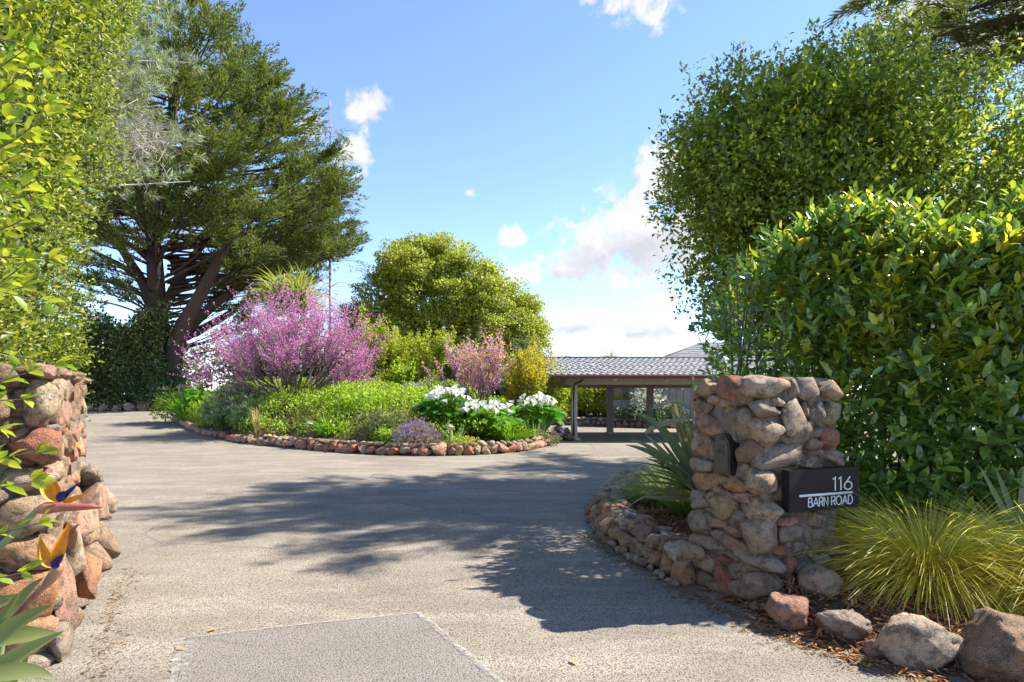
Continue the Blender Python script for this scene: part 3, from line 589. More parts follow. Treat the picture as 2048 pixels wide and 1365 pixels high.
# ------------------------------------------------------------------ carport, house, fence
beige = plain('beige_paint', (.33, .285, .24), .7, .3, .12, 3.)
mauve = plain('grey_brown_shaded', (.24, .205, .195), .7, .3, .12, 3.)  # darker tone with the shade on the rear posts and beam put in
sunlit_paint = plain('sunlit_paint', (.46, .42, .38), .7, .3, .1, 3.)  # lighter copy for posts and wall end, sunlight put into the colour
maroon = plain('maroon_gutter', (.13, .04, .03), .5, .4, .15, 5.)
concrete = plain('concrete', (.38, .36, .33), .9, .2, .2, 8., .5, 60.)
def shingle_mat():
    m, nt, b = newmat('asphalt_shingle', .9, .2)
    r = nd(nt, 'ShaderNodeObjectInfo').outputs['Random']; P = nd(nt, 'ShaderNodeNewGeometry').outputs['Position']
    n1 = nd(nt, 'ShaderNodeTexNoise', {'Vector': P, 'Scale': 40., 'Detail': 4.}).outputs[0]
    c = mixc(nt, r, (.19, .19, .19), (.235, .235, .235)); c = mixc(nt, mrange(nt, n1, .4, .7, 0, .4), c, (.3, .3, .3))
    nt.links.new(c, b.inputs['Base Color']); return m
shm = shingle_mat()
lampm = plain('lamp_housing', (.8, .79, .76), .4, .4, .03)
def bbox_ob(name, x0, x1, y0, y1, z0, z1, mat, parent, bev=.008):
    bm = bmesh.new(); bmesh.ops.create_cube(bm, size=1)
    for v in bm.verts: v.co = Vector((x0+(v.co.x+.5)*(x1-x0), y0+(v.co.y+.5)*(y1-y0), z0+(v.co.z+.5)*(z1-z0)))-parent.location
    if bev: bmesh.ops.bevel(bm, geom=bm.edges[:], offset=bev, segments=1, affect='EDGES')
    me = bpy.data.meshes.new(name); bm.to_mesh(me); bm.free(); me.materials.append(mat); return ob(name, me, parent)
cp = thing('carport', 'open carport with grey shingled roof, maroon gutter and square posts', 'carport', (4, 22, 0))
EX0, EX1, EY, EZ, RY, RZ, BY = 1.25, 12.2, 21.4, 2.27, 24.35, 3.02, 27.2
def roof_slab(name, pts, th, mat, parent):
    p = np.array(pts, float)-np.array(parent.location); q = p-np.array([0, 0, th]); n = len(p)
    i = np.arange(n); j = (i+1) % n
    return ob(name, mk_mesh(name, np.r_[p, q], [np.array([list(range(n)), list(range(2*n-1, n-1, -1))]), np.stack([i, i+n, j+n, j], 1)], mat), parent)
rf = roof_slab('roof', [(EX0, EY, EZ), (EX1, EY, EZ), (EX1, RY, RZ), (EX0, RY, RZ)], .06, mauve, cp)
roof_slab('roof_back', [(EX0, RY, RZ), (EX1, RY, RZ), (EX1, BY, EZ), (EX0, BY, EZ)], .06, mauve, cp)
def shingles(parent, x0, x1, a, b, rows, w, limit, offs):
    """a,b: (y,z) of eave and ridge; lapped shingles with a lifted lower edge"""
    a = np.array(a); b = np.array(b); L = np.linalg.norm(b-a); d = (b-a)/L; up = np.array([-d[1], d[0]]); hh = L/rows
    V = np.array([(x, (d*s+up*t)[0], (d*s+up*t)[1]) for x in (-.49, .49) for s, t in ((0, .008), (0, .022), (hh*1.25, .012), (hh*1.25, .004))])
    V[:, 0] *= w
    me = mk_mesh('shingle', V, [np.array([(0, 1, 2, 3), (7, 6, 5, 4), (1, 5, 6, 2), (0, 4, 5, 1), (3, 2, 6, 7)])], shm); cnt = 0; rest = MB()
    for r in range(rows):
        x = x0+w/2-(r % 2)*w*.5-random.uniform(0, .05)
        while x < x1:
            q = a+d*hh*r; dz = random.uniform(0, .012); p_ = (x, q[0], q[1]+dz)
            if cnt < limit and x < 7.9:
                o = bpy.data.objects.new('shingle', me); link(o, parent); o.location = Vector(p_)-offs; cnt += 1
            else: rest.add(V+np.array(p_)-np.array(offs), [np.array([(0, 1, 2, 3), (7, 6, 5, 4), (1, 5, 6, 2), (0, 4, 5, 1), (3, 2, 6, 7)])])
            x += w
    if rest.n:
        o = rest.build('shingle_field', shm, parent); o['kind'] = 'stuff'
shingles(rf, EX0, EX1, (EY, EZ), (RY, RZ), 12, .22, 300, cp.location)
mb = MB(); mb.tube([(EX0-2*0-4, RY-22, RZ+.03), (EX1-4, RY-22, RZ+.03)], .05, 6); mb.build('ridge_cap', shm, cp)
bbox_ob('gutter', EX0, EX1, EY-.13, EY-.005, 2.165, 2.27, maroon, cp, .015)
bbox_ob('front_beam', EX0+.3, EX1-.3, 22.02, 22.2, 1.955, 2.2, beige, cp)
bbox_ob('rear_beam', EX0+.3, EX1-.3, 25.55, 25.73, 1.88, 2.14, mauve, cp)
for x, y, w, m_, top in [(2.2, 22.12, .21, sunlit_paint, 1.952), (4.02, 25.64, .25, mauve, 1.877), (5.66, 25.64, .25, mauve, 1.877), (6.53, 22.12, .25, sunlit_paint, 1.952), (10.6, 22.12, .25, sunlit_paint, 1.952), (10.6, 25.64, .25, mauve, 1.877)]:
    p = bbox_ob('post', x-w/2, x+w/2, y-w/2, y+w/2, .06, top, m_, cp)
    bb_ = MB(); bb_.box(x-.2-4, x+.2-4, y-.2-22, y+.2-22, -.02, .07); bb_.build('plinth', concrete, cp)
mb = MB(); mb.tube([(2.42-4, 21.34-22, 2.17), (2.42-4, 21.42-22, 2.1), (2.22-4, 21.9-22, 1.98), (2.17-4, 21.97-22, 1.9), (2.17-4, 21.97-22, .12), (2.17-4, 21.9-22, .07)], .04, 8); mb.build('downspout', maroon, cp, True)
for x in (1.9, 3.62, 5.45, 7.3): bbox_ob('soffit_light', x-.055, x+.055, 21.9, 22.01, 2.1, 2.16, lampm, cp)
for x in np.arange(1.6, 12, .75):
    roof_slab('rafter', [(x-.04, EY+.05, EZ-.06), (x+.04, EY+.05, EZ-.06), (x+.04, RY, RZ-.06), (x-.04, RY, RZ-.06)], .1, mauve, cp)
# board-and-batten house behind, hip roof
hs = thing('house', 'beige board-and-batten house wall behind the carport under a grey hip roof', 'house', (9, 33, 0))
def boards(parent, x0, x1, y, z0, z1, w, mat, gap=.018, name='board'):
    x = x0
    while x < x1-.01:
        bbox_ob(name, x+gap/2, min(x+w, x1)-gap/2, y-.012, y+.03, z0, z1, mat, parent, .004); x += w
boards(hs, 6.25, 17, 32.0, .0, 2.55, .36, beige)
dk = plain('dark_gap', (.05, .045, .04), .9, .1)
bbox_ob('wall', 6.26, 17, 32.031, 32.15, .0, 2.55, dk, hs, 0)
boards(hs, 6.25, 6.26+.35, 31.97, .0, 2.55, .36, sunlit_paint, name='sunlit_end_board')  # end of the wall coloured lighter to stand for sun on it
bbox_ob('side_wall', 6.25, 6.4, 32.16, 42, 0, 2.55, beige, hs, 0)
HR = [(5.6, 31.4, 2.5), (18, 31.4, 2.5), (18, 42.6, 2.5), (5.6, 42.6, 2.5)]; R0, R1 = (11.2, 37, 4.7), (18, 37, 4.7)
h_roof = roof_slab('roof', [HR[0], HR[1], R1, R0], .1, shm, hs)
roof_slab('roof_hip', [HR[3], HR[0], R0], .1, shm, hs); roof_slab('roof_back', [HR[2], HR[3], R0, R1], .1, shm, hs)
mbr = MB()
for r in range(16):                                   # courses of the hip slope that faces the driveway
    f0, f1 = r/16, (r+1.15)/16
    for side in (0, 1):
        A0 = np.array(HR[0] if side == 0 else HR[0]); B0 = np.array(HR[3] if side == 0 else HR[1]); A1 = np.array(R0); B1 = np.array(R0 if side == 0 else R1)
        for c_ in range(26):
            def pt_(f, g): a = A0+(A1-A0)*min(f, 1); b = B0+(B1-B0)*min(f, 1); return a+(b-a)*g
            g0, g1 = (c_+.04)/26, (c_+.96)/26; e = np.array([0, 0, .02+.02*random.random()]); l = np.array([0, 0, .012])
            mbr.add(np.array([pt_(f0, g0)+e, pt_(f0, g1)+e, pt_(f1, g1)+l, pt_(f1, g0)+l])-np.array([9, 33, 0]), [np.array([(0, 1, 2, 3)])])
o = mbr.build('shingle_field', shm, h_roof); o['kind'] = 'stuff'
for x in (7.9, 8.7): bbox_ob('wall_light', x-.05, x+.05, 31.88, 31.985, 1.86, 1.98, lampm, hs)
fc = thing('board_fence', 'low beige vertical-board fence joining the house behind the carport', 'fence', (5.6, 32, 0))
boards(fc, 4.95, 6.22, 31.9, .1, 1.28, .21, beige)
bbox_ob('rail', 4.95, 6.22, 31.932, 31.97, .5, .6, mauve, fc, 0); bbox_ob('rail', 4.95, 6.22, 31.932, 31.97, 1.0, 1.1, mauve, fc, 0)
bbox_ob('cap', 4.93, 6.23, 31.86, 31.98, 1.282, 1.32, beige, fc, 0)
rw = thing('retaining_wall', 'low rubble wall along the far side of the forecourt beyond the carport', 'wall', (5, 31.5, 0))
RP = smooth_path([(1.2, 33.8), (3, 32.8), (4.6, 31.6), (6, 30.4), (8, 29.6), (11, 29.4)])
course(rw, RP, .95, ((.28, .5), (.25, .35), (.22, .32)), .14, ('tan', 'brown', 'grey', 'pink'), zf=lambda x, y: 0.)
course(rw, RP, 1.0, ((.2, .4), (.22, .3), (.14, .22)), .36, ('tan', 'brown', 'grey', 'pale'), .05, zf=lambda x, y: 0.)
p = RP; V = []
for o_, z in ((-.05, -.05), (-.02, .36), (.5, .40), (3.5, .46)):
    t = norm(np.gradient(p, axis=0)); V.append(np.c_[p+np.stack([-t[:, 1], t[:, 0]], 1)*o_, np.full(len(p), z)])
m = len(p); i = np.arange(m-1); F = np.concatenate([np.stack([a*m+i, a*m+i+1, (a+1)*m+i+1, (a+1)*m+i], 1) for a in range(3)])
tag(ob('terrace', mk_mesh('terrace', np.concatenate(V), [F], soil)), kind='structure')

# path lights
pmetal = plain('weathered_bronze', (.12, .10, .085), .5, .4, .3, 30.)
pcap = plain('light_cap', (.28, .24, .22), .45, .4, .2, 30.)
def path_light(x, y, label):
    t = thing('path_light', label, 'path light', (x, y, float(bedz(x, y))), 0, 'path lights in the island bed')
    mb = MB(); mb.tube([(0, 0, -.1), (0, 0, .52)], .02, 8); mb.build('post', pmetal, t, True)
    mb = MB(); mb.tube([(0, 0, .5), (0, 0, .515), (0, 0, .56), (0, 0, .585)], [.13, .135, .06, .012], 14); mb.build('cap', pcap, t)
    mb = MB(); mb.tube([(0, 0, .44), (0, 0, .5)], [.03, .035], 8); mb.build('lens', lampm, t)
path_light(-1.68, 16.85, 'path light with a mushroom cap between the lavender and the white lilies')
path_light(-6.05, 18.62, 'path light with a mushroom cap beside the strappy green clump')

# ------------------------------------------------------------------ plants: helpers
def tree_skeleton(base, dirs, L, r, depth, kids, spread, up=.15, wob=.12, ratio=.62, seg=5, rr=.6):
    out = []
    def rec(p, d, L, r, k):
        pts = [np.array(p, float)]; dd = np.array(d, float)
        for i in range(seg):
            dd = norm(dd+wob*rng.normal(size=3)+np.array([0, 0, up*(1 if k else .4)])*.4); pts.append(pts[-1]+dd*L/seg)
        out.append((np.array(pts), np.linspace(r, r*(.62 if k < depth else .3), seg+1), k))
        if k < depth:
            for j in range(kids[k]):
                f = rng.uniform(.35, 1.) if j else 1.; q = f*seg; i = min(int(q), seg-1); b = pts[i]+(pts[i+1]-pts[i])*(q-i)
                nd_ = norm(dd+spread*rdir(1)[0]); rec(b, nd_, L*ratio*rng.uniform(.75, 1.2), r*rr*(1.1-.4*f), k+1)
    for d, l in dirs: rec(base+np.array([rng.normal()*.06, rng.normal()*.06, 0]), norm(np.array(d, float)), L*l, r, 0)
    return out
def skeleton_ob(name, sk, mat, parent, sides=(7, 6, 4, 3, 3), off=(0, 0, 0), kmin=0, kmax=9):
    mb = MB(); off = np.array(off)
    for p, r, k in sk:
        if kmin <= k <= kmax: mb.tube(p-off, r, sides[min(k, 4)], False)
    return mb.build(name, mat, parent, True)
def on_twigs(sk, ks, step, lo=.1, clus=1):
    P, D = [], []
    for p, r, k in sk:
        if k not in ks: continue
        L = np.linalg.norm(p[-1]-p[0]); n = max(1, int(L*(1-lo)/step)); s = rng.uniform(lo, 1, n*clus)*(len(p)-1); i = np.minimum(s.astype(int), len(p)-2)
        P.append(p[i]+(p[i+1]-p[i])*(s-i)[:, None]); D.append(norm(p[i+1]-p[i]))
    return np.concatenate(P), np.concatenate(D)
def foliage(name, P, O, L, Wd, mat, parent, T=T4, a=.6, b=.7, upn=.5, lv=.35, up=.15):
    n = len(P); P = P-np.array(parent.location)
    D = O*a+rdir(n)*b+UP*up; N = O*.5+rdir(n)*.5+UP*upn
    k = rng.uniform(1-lv, 1+lv, n); return leaves(name, P, D, N, L*k, Wd*k, mat, parent, T)
def shrub(name, label, cat, loc, r, h, n, L, Wd, mat, clumps=40, cr=.22, T=T4, squash=1., group=None, stems=True, ry=None, up=.15, shell=.3, twig=None):
    """a rounded shrub: stems and clumped foliage"""
    t = thing(name, label, cat, loc, 0, group); ry = ry or r
    lob = [(0, 0, h*.5, r*.8, ry*.8, h*.48), (r*.35, 0, h*.42, r*.6, ry*.7, h*.4), (-r*.35, ry*.2, h*.4, r*.6, ry*.7, h*.38)]
    c, o = lobes_surface(lob, clumps, .5); c[:, 2] = np.maximum(c[:, 2], .05)
    P, O = clump(c, np.full((clumps, 3), cr*(r+h)/2*2)*np.array([1, 1, .8*squash]), max(1, n//clumps), shell)
    P[:, 2] = np.maximum(P[:, 2], .02)
    foliage('foliage', P+np.array(loc), norm(O+.6*np.repeat(o, max(1, n//clumps), 0)), L, Wd, mat, t, T, up=up)
    if stems:
        mb = MB()
        for i in rng.choice(clumps, min(clumps, 26), replace=False):
            e = c[i]; b = np.array([e[0]*.15, e[1]*.15, -.05]); mid = (b+e)/2+np.array([0, 0, -.12*h])*0+np.array([e[0], e[1], 0])*-.12
            mb.tube([b, mid, e], [.012*h+.006, .008*h+.004, .004], 4, False)
        mb.build('stem', twig or twigm, t)
    return t

# leaf materials (colour = age of the leaf; hedge_in has shade put in)
M = {
 'hedge': leafmat('hedge_leaf', [(0.048, 0.075, 0.014), (0.114, 0.16, 0.02), (0.237, 0.275, 0.026), (0.437, 0.43, 0.035)], .42, .42, .45, stops=[0, .4, .78, 1]),
 'hedge_in': leafmat('hedge_shaded_leaf', [(.03, .045, .012), (.06, .08, .018)], .2, .5, .3),  # darker filler leaves: shade inside the hedge put into the colour
 'hedge_o': leafmat('hedge_young_leaf', [(.16, .25, .025), (.27, .34, .03), (.4, .4, .04)], .42, .42, .45, objrand=True),
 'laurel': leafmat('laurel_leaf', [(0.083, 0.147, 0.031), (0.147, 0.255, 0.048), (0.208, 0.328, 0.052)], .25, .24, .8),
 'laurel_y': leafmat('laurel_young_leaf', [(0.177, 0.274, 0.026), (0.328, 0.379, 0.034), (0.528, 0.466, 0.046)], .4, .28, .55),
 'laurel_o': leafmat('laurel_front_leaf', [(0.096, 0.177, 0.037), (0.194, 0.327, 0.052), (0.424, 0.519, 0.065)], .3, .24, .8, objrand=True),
 'bay': leafmat('bay_leaf', [(0.089, 0.14, 0.029), (0.164, 0.237, 0.037), (0.326, 0.389, 0.047), (0.624, 0.61, 0.062)], .4, .42, .4, stops=[0, .4, .8, 1]),
 'cyp': leafmat('cypress_spray', [(0.063, 0.101, 0.034), (0.105, 0.164, 0.045), (0.194, 0.232, 0.055), (0.333, 0.298, 0.07)], .2, .65, .2, stops=[0, .4, .8, 1]),
 'pine': leafmat('pine_needle', [(0.156, 0.204, 0.12), (0.266, 0.312, 0.196), (0.406, 0.438, 0.3)], .25, .55, .3),
 'oak': leafmat('oak_leaf', [(0.104, 0.145, 0.029), (0.228, 0.279, 0.043), (0.412, 0.437, 0.052), (0.579, 0.57, 0.059)], .3, .5, .35, stops=[0, .35, .75, 1]),
 'ivy': leafmat('ivy_leaf', [(0.048, 0.081, 0.027), (0.108, 0.162, 0.044), (0.201, 0.243, 0.06), (0.324, 0.189, 0.096)], .25, .45, .4, stops=[0, .5, .9, 1]),
 'dark': leafmat('dark_shrub_leaf', [(0.032, 0.063, 0.026), (0.063, 0.105, 0.038), (0.105, 0.158, 0.053)], .2, .5, .3),
 'cover': leafmat('ground_cover_leaf', [(0.085, 0.16, 0.018), (0.184, 0.319, 0.023), (0.325, 0.439, 0.035), (0.479, 0.531, 0.058)], .45, .45, .35, stops=[0, .3, .75, 1]),
 'lime': leafmat('lime_leaf', [(0.138, 0.198, 0.025), (0.276, 0.319, 0.035), (0.437, 0.44, 0.05)], .45, .5, .3),
 'gold': leafmat('gold_leaf', [(0.22, 0.22, 0.028), (0.418, 0.363, 0.033), (0.55, 0.44, 0.039)], .45, .5, .3),
 'silver': leafmat('silver_leaf', [(0.14, 0.227, 0.082), (0.281, 0.382, 0.173), (0.445, 0.538, 0.291)], .3, .55, .3),
 'olive': leafmat('grey_green_leaf', [(.08, .10, .045), (.15, .17, .08), (.24, .25, .14)], .3, .55, .3),
 'strap': leafmat('strap_leaf', [(0.062, 0.156, 0.015), (0.125, 0.276, 0.02), (0.25, 0.396, 0.03)], .4, .35, .45),
 'calla': leafmat('calla_leaf', [(0.042, 0.132, 0.012), (0.072, 0.228, 0.018), (0.156, 0.336, 0.025)], .4, .3, .45, objrand=True),
 'white': leafmat('white_petal', [(.78, .78, .68), (.85, .85, .8)], .35, .5, .3, (1, 1, 1)),
 'magenta': leafmat('redbud_blossom', [(0.561, 0.153, 0.412), (0.673, 0.225, 0.51), (0.755, 0.342, 0.608), (0.632, 0.18, 0.392)], .35, .6, .2, (1.2, 1, 1.2)),
 'pinkb': leafmat('pink_blossom', [(0.575, 0.24, 0.446), (0.713, 0.36, 0.567), (0.759, 0.48, 0.567)], .35, .6, .2, (1.2, 1, 1.1)),
 'purple': leafmat('purple_flower', [(.2, .12, .36), (.3, .2, .5), (.42, .3, .6)], .3, .6, .2, (1.1, 1, 1.2)),
 'lavleaf': leafmat('lavender_stem', [(0.182, 0.144, 0.108), (0.286, 0.228, 0.168), (0.39, 0.324, 0.24)], .2, .7, .2),
 'grass': leafmat('yellow_grass', [(0.303, 0.363, 0.054), (0.606, 0.544, 0.08), (0.9, 0.708, 0.139), (0.9, 0.856, 0.35)], .4, .4, .45, stops=[0, .35, .75, 1]),
 'ggrass': leafmat('green_grass', [(0.078, 0.143, 0.026), (0.169, 0.26, 0.046), (0.351, 0.416, 0.104)], .4, .4, .4),
 'straw': leafmat('straw', [(.4, .32, .12), (.55, .46, .2)], .3, .6, .3),
 'flax': leafmat('flax_leaf', [(0.156, 0.204, 0.096), (0.228, 0.264, 0.132), (0.288, 0.24, 0.132)], .2, .35, .5, objrand=True),
 'bop': leafmat('paradise_leaf', [(.16, .19, .07), (.24, .27, .1)], .3, .7, .08, objrand=True),
 'yucca': leafmat('cordyline_leaf', [(.14, .19, .03), (.28, .32, .06), (.42, .42, .14)], .35, .4, .4),
}

# ------------------------------------------------------------------ near planting at the gate
# tall hedge above the wall
hg = thing('tall_hedge', 'towering yellow-green small-leaved hedge rising behind the boulder wall', 'hedge', (-3.5, 4, 0))
face = np.array([(-2.2, 2.4), (-2.9, 3.6), (-3.8, 5.0), (-4.7, 6.5), (-5.7, 8.3), (-6.2, 9.3)])
def hedge_pts(n, depth=.5):
    s = rng.random(n)**.85*(len(face)-1); i = np.minimum(s.astype(int), len(face)-2); p = face[i]+(face[i+1]-face[i])*(s-i)[:, None]
    t = norm(face[i+1]-face[i]); nx = np.stack([t[:, 1], -t[:, 0]], 1)
    z0 = np.where(p[:, 1] < 6.2, 1.82, .5); z = z0+(7.6-z0)*rng.random(n)
    bul = .15*(z-1.7)-.38+.14*np.sin(z*2.3+s*2)+.1*np.sin(z*5.1-s*5)+.16*np.sin(z*8.3+s*7.1)*np.sin(s*11.3-z*3.7)
    d = bul-depth*rng.random(n)**1.6
    return np.c_[p+nx*d[:, None], z], np.c_[nx, np.full(n, .25)]
c, o = hedge_pts(3000, .6)
P, O = clump(c, np.full((3000, 3), .17)*rng.uniform(.7, 1.4, (3000, 1)), 20, .2); O = norm(O+1.0*np.repeat(o, 20, 0))
foliage('leaves', P, O, .056, .028, M['hedge'], hg, T4, .8, .8, .4, lv=.5, up=.25)
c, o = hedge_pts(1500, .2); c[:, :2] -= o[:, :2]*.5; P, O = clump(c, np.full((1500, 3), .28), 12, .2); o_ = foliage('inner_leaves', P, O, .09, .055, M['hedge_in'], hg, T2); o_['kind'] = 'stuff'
# top and far end masses so that the hedge is solid
c = np.c_[rng.uniform(-9, -5.5, 500), rng.uniform(3, 9.6, 500), rng.uniform(1, 7.6, 500)]; c = c[(c[:, 0] < -2.2-.62*(c[:, 1]-2.4)-.25)]
P, O = clump(c, np.full((len(c), 3), .35), 26, .3); foliage('inner_leaves', P, O, .06, .03, M['hedge'], hg, T2)
mb = MB()
for i in range(60):
    a, o_ = hedge_pts(1, .2); a = a[0]; b = a+np.array([-.9, .3*rng.normal(), -1.0-.5*rng.random()]); mb.tube([b-np.array(hg.location), (a+b)/2+rng.normal(size=3)*.05-np.array(hg.location), a-np.array(hg.location)], [.02, .012, .005], 5, False)
for i in range(7):
    y = 3.2+i*.95; x = -2.2-.62*(y-2.4)-.9; mb.tube(np.array([(x, y, 0), (x+.05, y, 3), (x+.3, y, 6.5)])-np.array(hg.location), [.09, .07, .03], 7, False)
mb.build('stem', twigm, hg)
# leafy sprigs that reach into view, leaf by leaf
lme = mk_mesh('leaf', T8[0], [T8[1]], M['hedge_o'], True); sprig = MB()
SPR = [((-1.9, 2.0, 2.02), (-1.52, 2.02, 1.90), 8), ((-1.95, 2.0, 1.82), (-1.47, 2.02, 1.70), 11), ((-1.9, 2.05, 1.6), (-1.56, 2.0, 1.585), 8), ((-1.92, 2.0, 1.36), (-1.52, 2.0, 1.42), 11), ((-1.9, 2.05, 1.28), (-1.55, 2.02, 1.32), 9),
       ((-1.95, 2.0, 1.1), (-1.51, 2.0, 1.19), 10), ((-1.9, 2.0, .98), (-1.57, 2.0, 1.03), 8), ((-2.0, 2.3, 2.4), (-1.76, 2.3, 2.32), 9), ((-2.1, 2.4, 2.75), (-1.78, 2.4, 2.72), 9), ((-2.1, 2.35, 2.15), (-1.7, 2.3, 2.1), 9), ((-2.3, 2.5, 2.5), (-1.78, 2.5, 2.47), 10),
       ((-2.2, 2.5, 2.95), (-1.88, 2.5, 2.9), 8), ((-1.9, 1.95, 1.5), (-1.6, 1.95, 1.49), 7), ((-1.95, 2.2, 1.95), (-1.72, 2.2, 1.98), 8), ((-2.3, 2.6, 2.65), (-1.86, 2.6, 2.58), 9), ((-2.3, 2.6, 3.12), (-1.9, 2.6, 3.05), 9), ((-1.95, 2.2, 1.62), (-1.7, 2.2, 1.68), 8)]
for k_ in range(14):
    z_ = rng.uniform(1.95, 3.2); y_ = rng.uniform(2.2, 2.7); x_ = -.82*y_+rng.uniform(.02, .2); SPR.append(((x_-.3, y_+.05, z_-rng.uniform(.05, .2)), (x_, y_, z_), 8))
PP, DD, NN, LL, WW = [], [], [], [], []
for a, b, n in SPR:
    a = np.array(a); b = np.array(b); ax = norm(b-a); sprig.tube([a-np.array(hg.location), (a+b)/2+np.array([0, 0, -.012])-np.array(hg.location), b-np.array(hg.location)], [.004, .003, .0015], 5, False); sprig.build('twig', twigm, hg); sprig = MB()
    for j in range(n+4):
        f = .35+.65*(j+.5)/(n+4) if j < n else 1.; p = a+(b-a)*f+np.array([0, 0, -.012*4*f*(1-f)])
        th = j*2.4; s1 = norm(np.cross(ax, UP)); s2 = np.cross(s1, ax); rad = math.cos(th)*s1+math.sin(th)*s2
        PP.append(p); DD.append(ax*(.75 if j < n else 1.1)+rad*.8+UP*.25); NN.append(UP*.7+rad*.2-ax*.3+rng.normal(size=3)*.25); LL.append(rng.uniform(.045, .075)); WW.append(LL[-1]*.5)
leaf_objs('leaf', np.array(PP), np.array(DD), np.array(NN), LL, WW, lme, hg)

# bird of paradise
bp = thing('bird_of_paradise', 'bird of paradise plant with two orange and blue flowers before the wall', 'flower', (-1.95, 2.15, 0))
orange = plain('orange_sepal', (.72, .26, .012), .5, .3, .3, 45.); bluep = plain('blue_petal', (.02, .022, .11), .5, .3, .3, 60.)
def spathe_mat():
    m, nt, b = newmat('spathe', .45, .4)
    P = nd(nt, 'ShaderNodeNewGeometry').outputs['Position']; n1 = nd(nt, 'ShaderNodeTexNoise', {'Vector': P, 'Scale': 18., 'Detail': 3.}).outputs[0]
    nt.links.new(mixc(nt, mrange(nt, n1, .35, .65), (.32, .07, .06), (.36, .2, .12)), b.inputs['Base Color']); return m
spm = spathe_mat(); stemg = plain('flower_stem', (.2, .25, .12), .5, .3, .3, 12.); bopl = M['bop']
def at(px, py, Y): return np.array([(px-1024)/1250*Y, Y, CAM_H+(790-py)/1250*Y])
def tube_ob(name, pts, r, mat, parent, n=8):
    mb = MB(); pts = smooth_path(np.array(pts)-np.array(parent.location), 2); mb.tube(pts, np.interp(np.linspace(0, 1, len(pts)), np.linspace(0, 1, len(r)), r), n); return mb.build(name, mat, parent, True)
lens = lambda s: np.sin(np.pi*np.clip(s, 0, 1)**.75)**.9
Yb = 2.15
f1 = tube_ob('flower', [at(72, 1022, Yb), at(95, 1016, Yb), at(140, 1014, Yb), at(206, 1015, Yb)], [.008, .021, .014, .001], spm, bp)
tube_ob('stem', [at(-70, 1160, Yb), at(20, 1075, Yb), at(74, 1021, Yb)], [.013, .012, .01], stemg, bp)
for pts, w, m_, nm in [([at(118, 1005, Yb-.01), at(98, 975, Yb-.01), at(90, 942, Yb-.01)], .045, orange, 'sepal'), ([at(125, 1004, Yb-.02), at(150, 998, Yb-.02), at(178, 985, Yb-.02)], .02, orange, 'sepal'), ([at(122, 1003, Yb), at(112, 975, Yb+.02), at(97, 955, Yb+.02)], .03, orange, 'sepal'), ([at(117, 1005, Yb-.02), at(135, 988, Yb-.02), at(158, 966, Yb-.02)], .02, bluep, 'petal'), ([at(117, 1005, Yb-.02), at(128, 990, Yb-.02), at(135, 985, Yb-.02)], .03, bluep, 'petal')]:
    strap_ob(nm, np.array(pts)-0, w, m_, bp, nrm=(.3, -1, .2), prof=lens, fold=.45)
tube_ob('flower', [at(92, 1170, Yb), at(106, 1152, Yb), at(118, 1137, Yb), at(123, 1128, Yb)], [.012, .019, .016, .004], spm, bp)
tube_ob('stem', [at(-20, 1290, Yb), at(55, 1205, Yb), at(94, 1168, Yb)], [.013, .012, .011], spm, bp)
for pts, w, m_, nm in [([at(110, 1135, Yb-.01), at(92, 1110, Yb-.01), at(80, 1072, Yb-.01)], .04, orange, 'sepal'), ([at(112, 1132, Yb-.02), at(124, 1095, Yb-.02), at(141, 1042, Yb-.02)], .042, orange, 'sepal'), ([at(118, 1132, Yb), at(138, 1075, Yb+.02), at(160, 1048, Yb+.02)], .025, spm, 'sepal'), ([at(113, 1138, Yb-.03), at(115, 1125, Yb-.03), at(128, 1107, Yb-.03)], .028, bluep, 'petal'), ([at(113, 1130, Yb-.03), at(108, 1125, Yb-.03), at(104, 1118, Yb-.03)], .02, bluep, 'petal')]:
    strap_ob(nm, pts, w, m_, bp, nrm=(.3, -1, .2), prof=lens, fold=.45)
for pts, w in [([at(-60, 1330, 2.1), at(30, 1215, 2.1), at(88, 1155, 2.1)], .09), ([at(-80, 1340, 2.0), at(30, 1255, 2.0), at(106, 1212, 2.0)], .11), ([at(-60, 1300, 2.15), at(20, 1275, 2.1), at(132, 1272, 2.1)], .12), ([at(-80, 1380, 1.95), at(30, 1318, 1.95), at(130, 1262, 1.95)], .10), ([at(-60, 1362, 1.9), at(40, 1345, 1.9), at(108, 1356, 1.9)], .09),
               ([at(-90, 1280, 2.2), at(-20, 1220, 2.2), at(60, 1190, 2.2)], .1), ([at(-60, 1420, 1.95), at(20, 1370, 1.95), at(60, 1300, 1.95)], .08)]:
    strap_ob('leaf', pts, w*.62, bopl, bp, nrm=(.1, -.75, .7), prof=lens, fold=.18)
for k in range(6):
    a = np.array([-1.95+.06*k-.15, 2.15+.05*math.sin(k*2), 0]); e = np.array([-2.0+.08*k-.12, 2.1+.1*math.cos(k), .75+.12*math.sin(k*1.7)]); tube_ob('leaf_stalk', [a, (a+e)/2+np.array([-.03, 0, 0]), e], [.014, .011, .008], stemg, bp, 6)

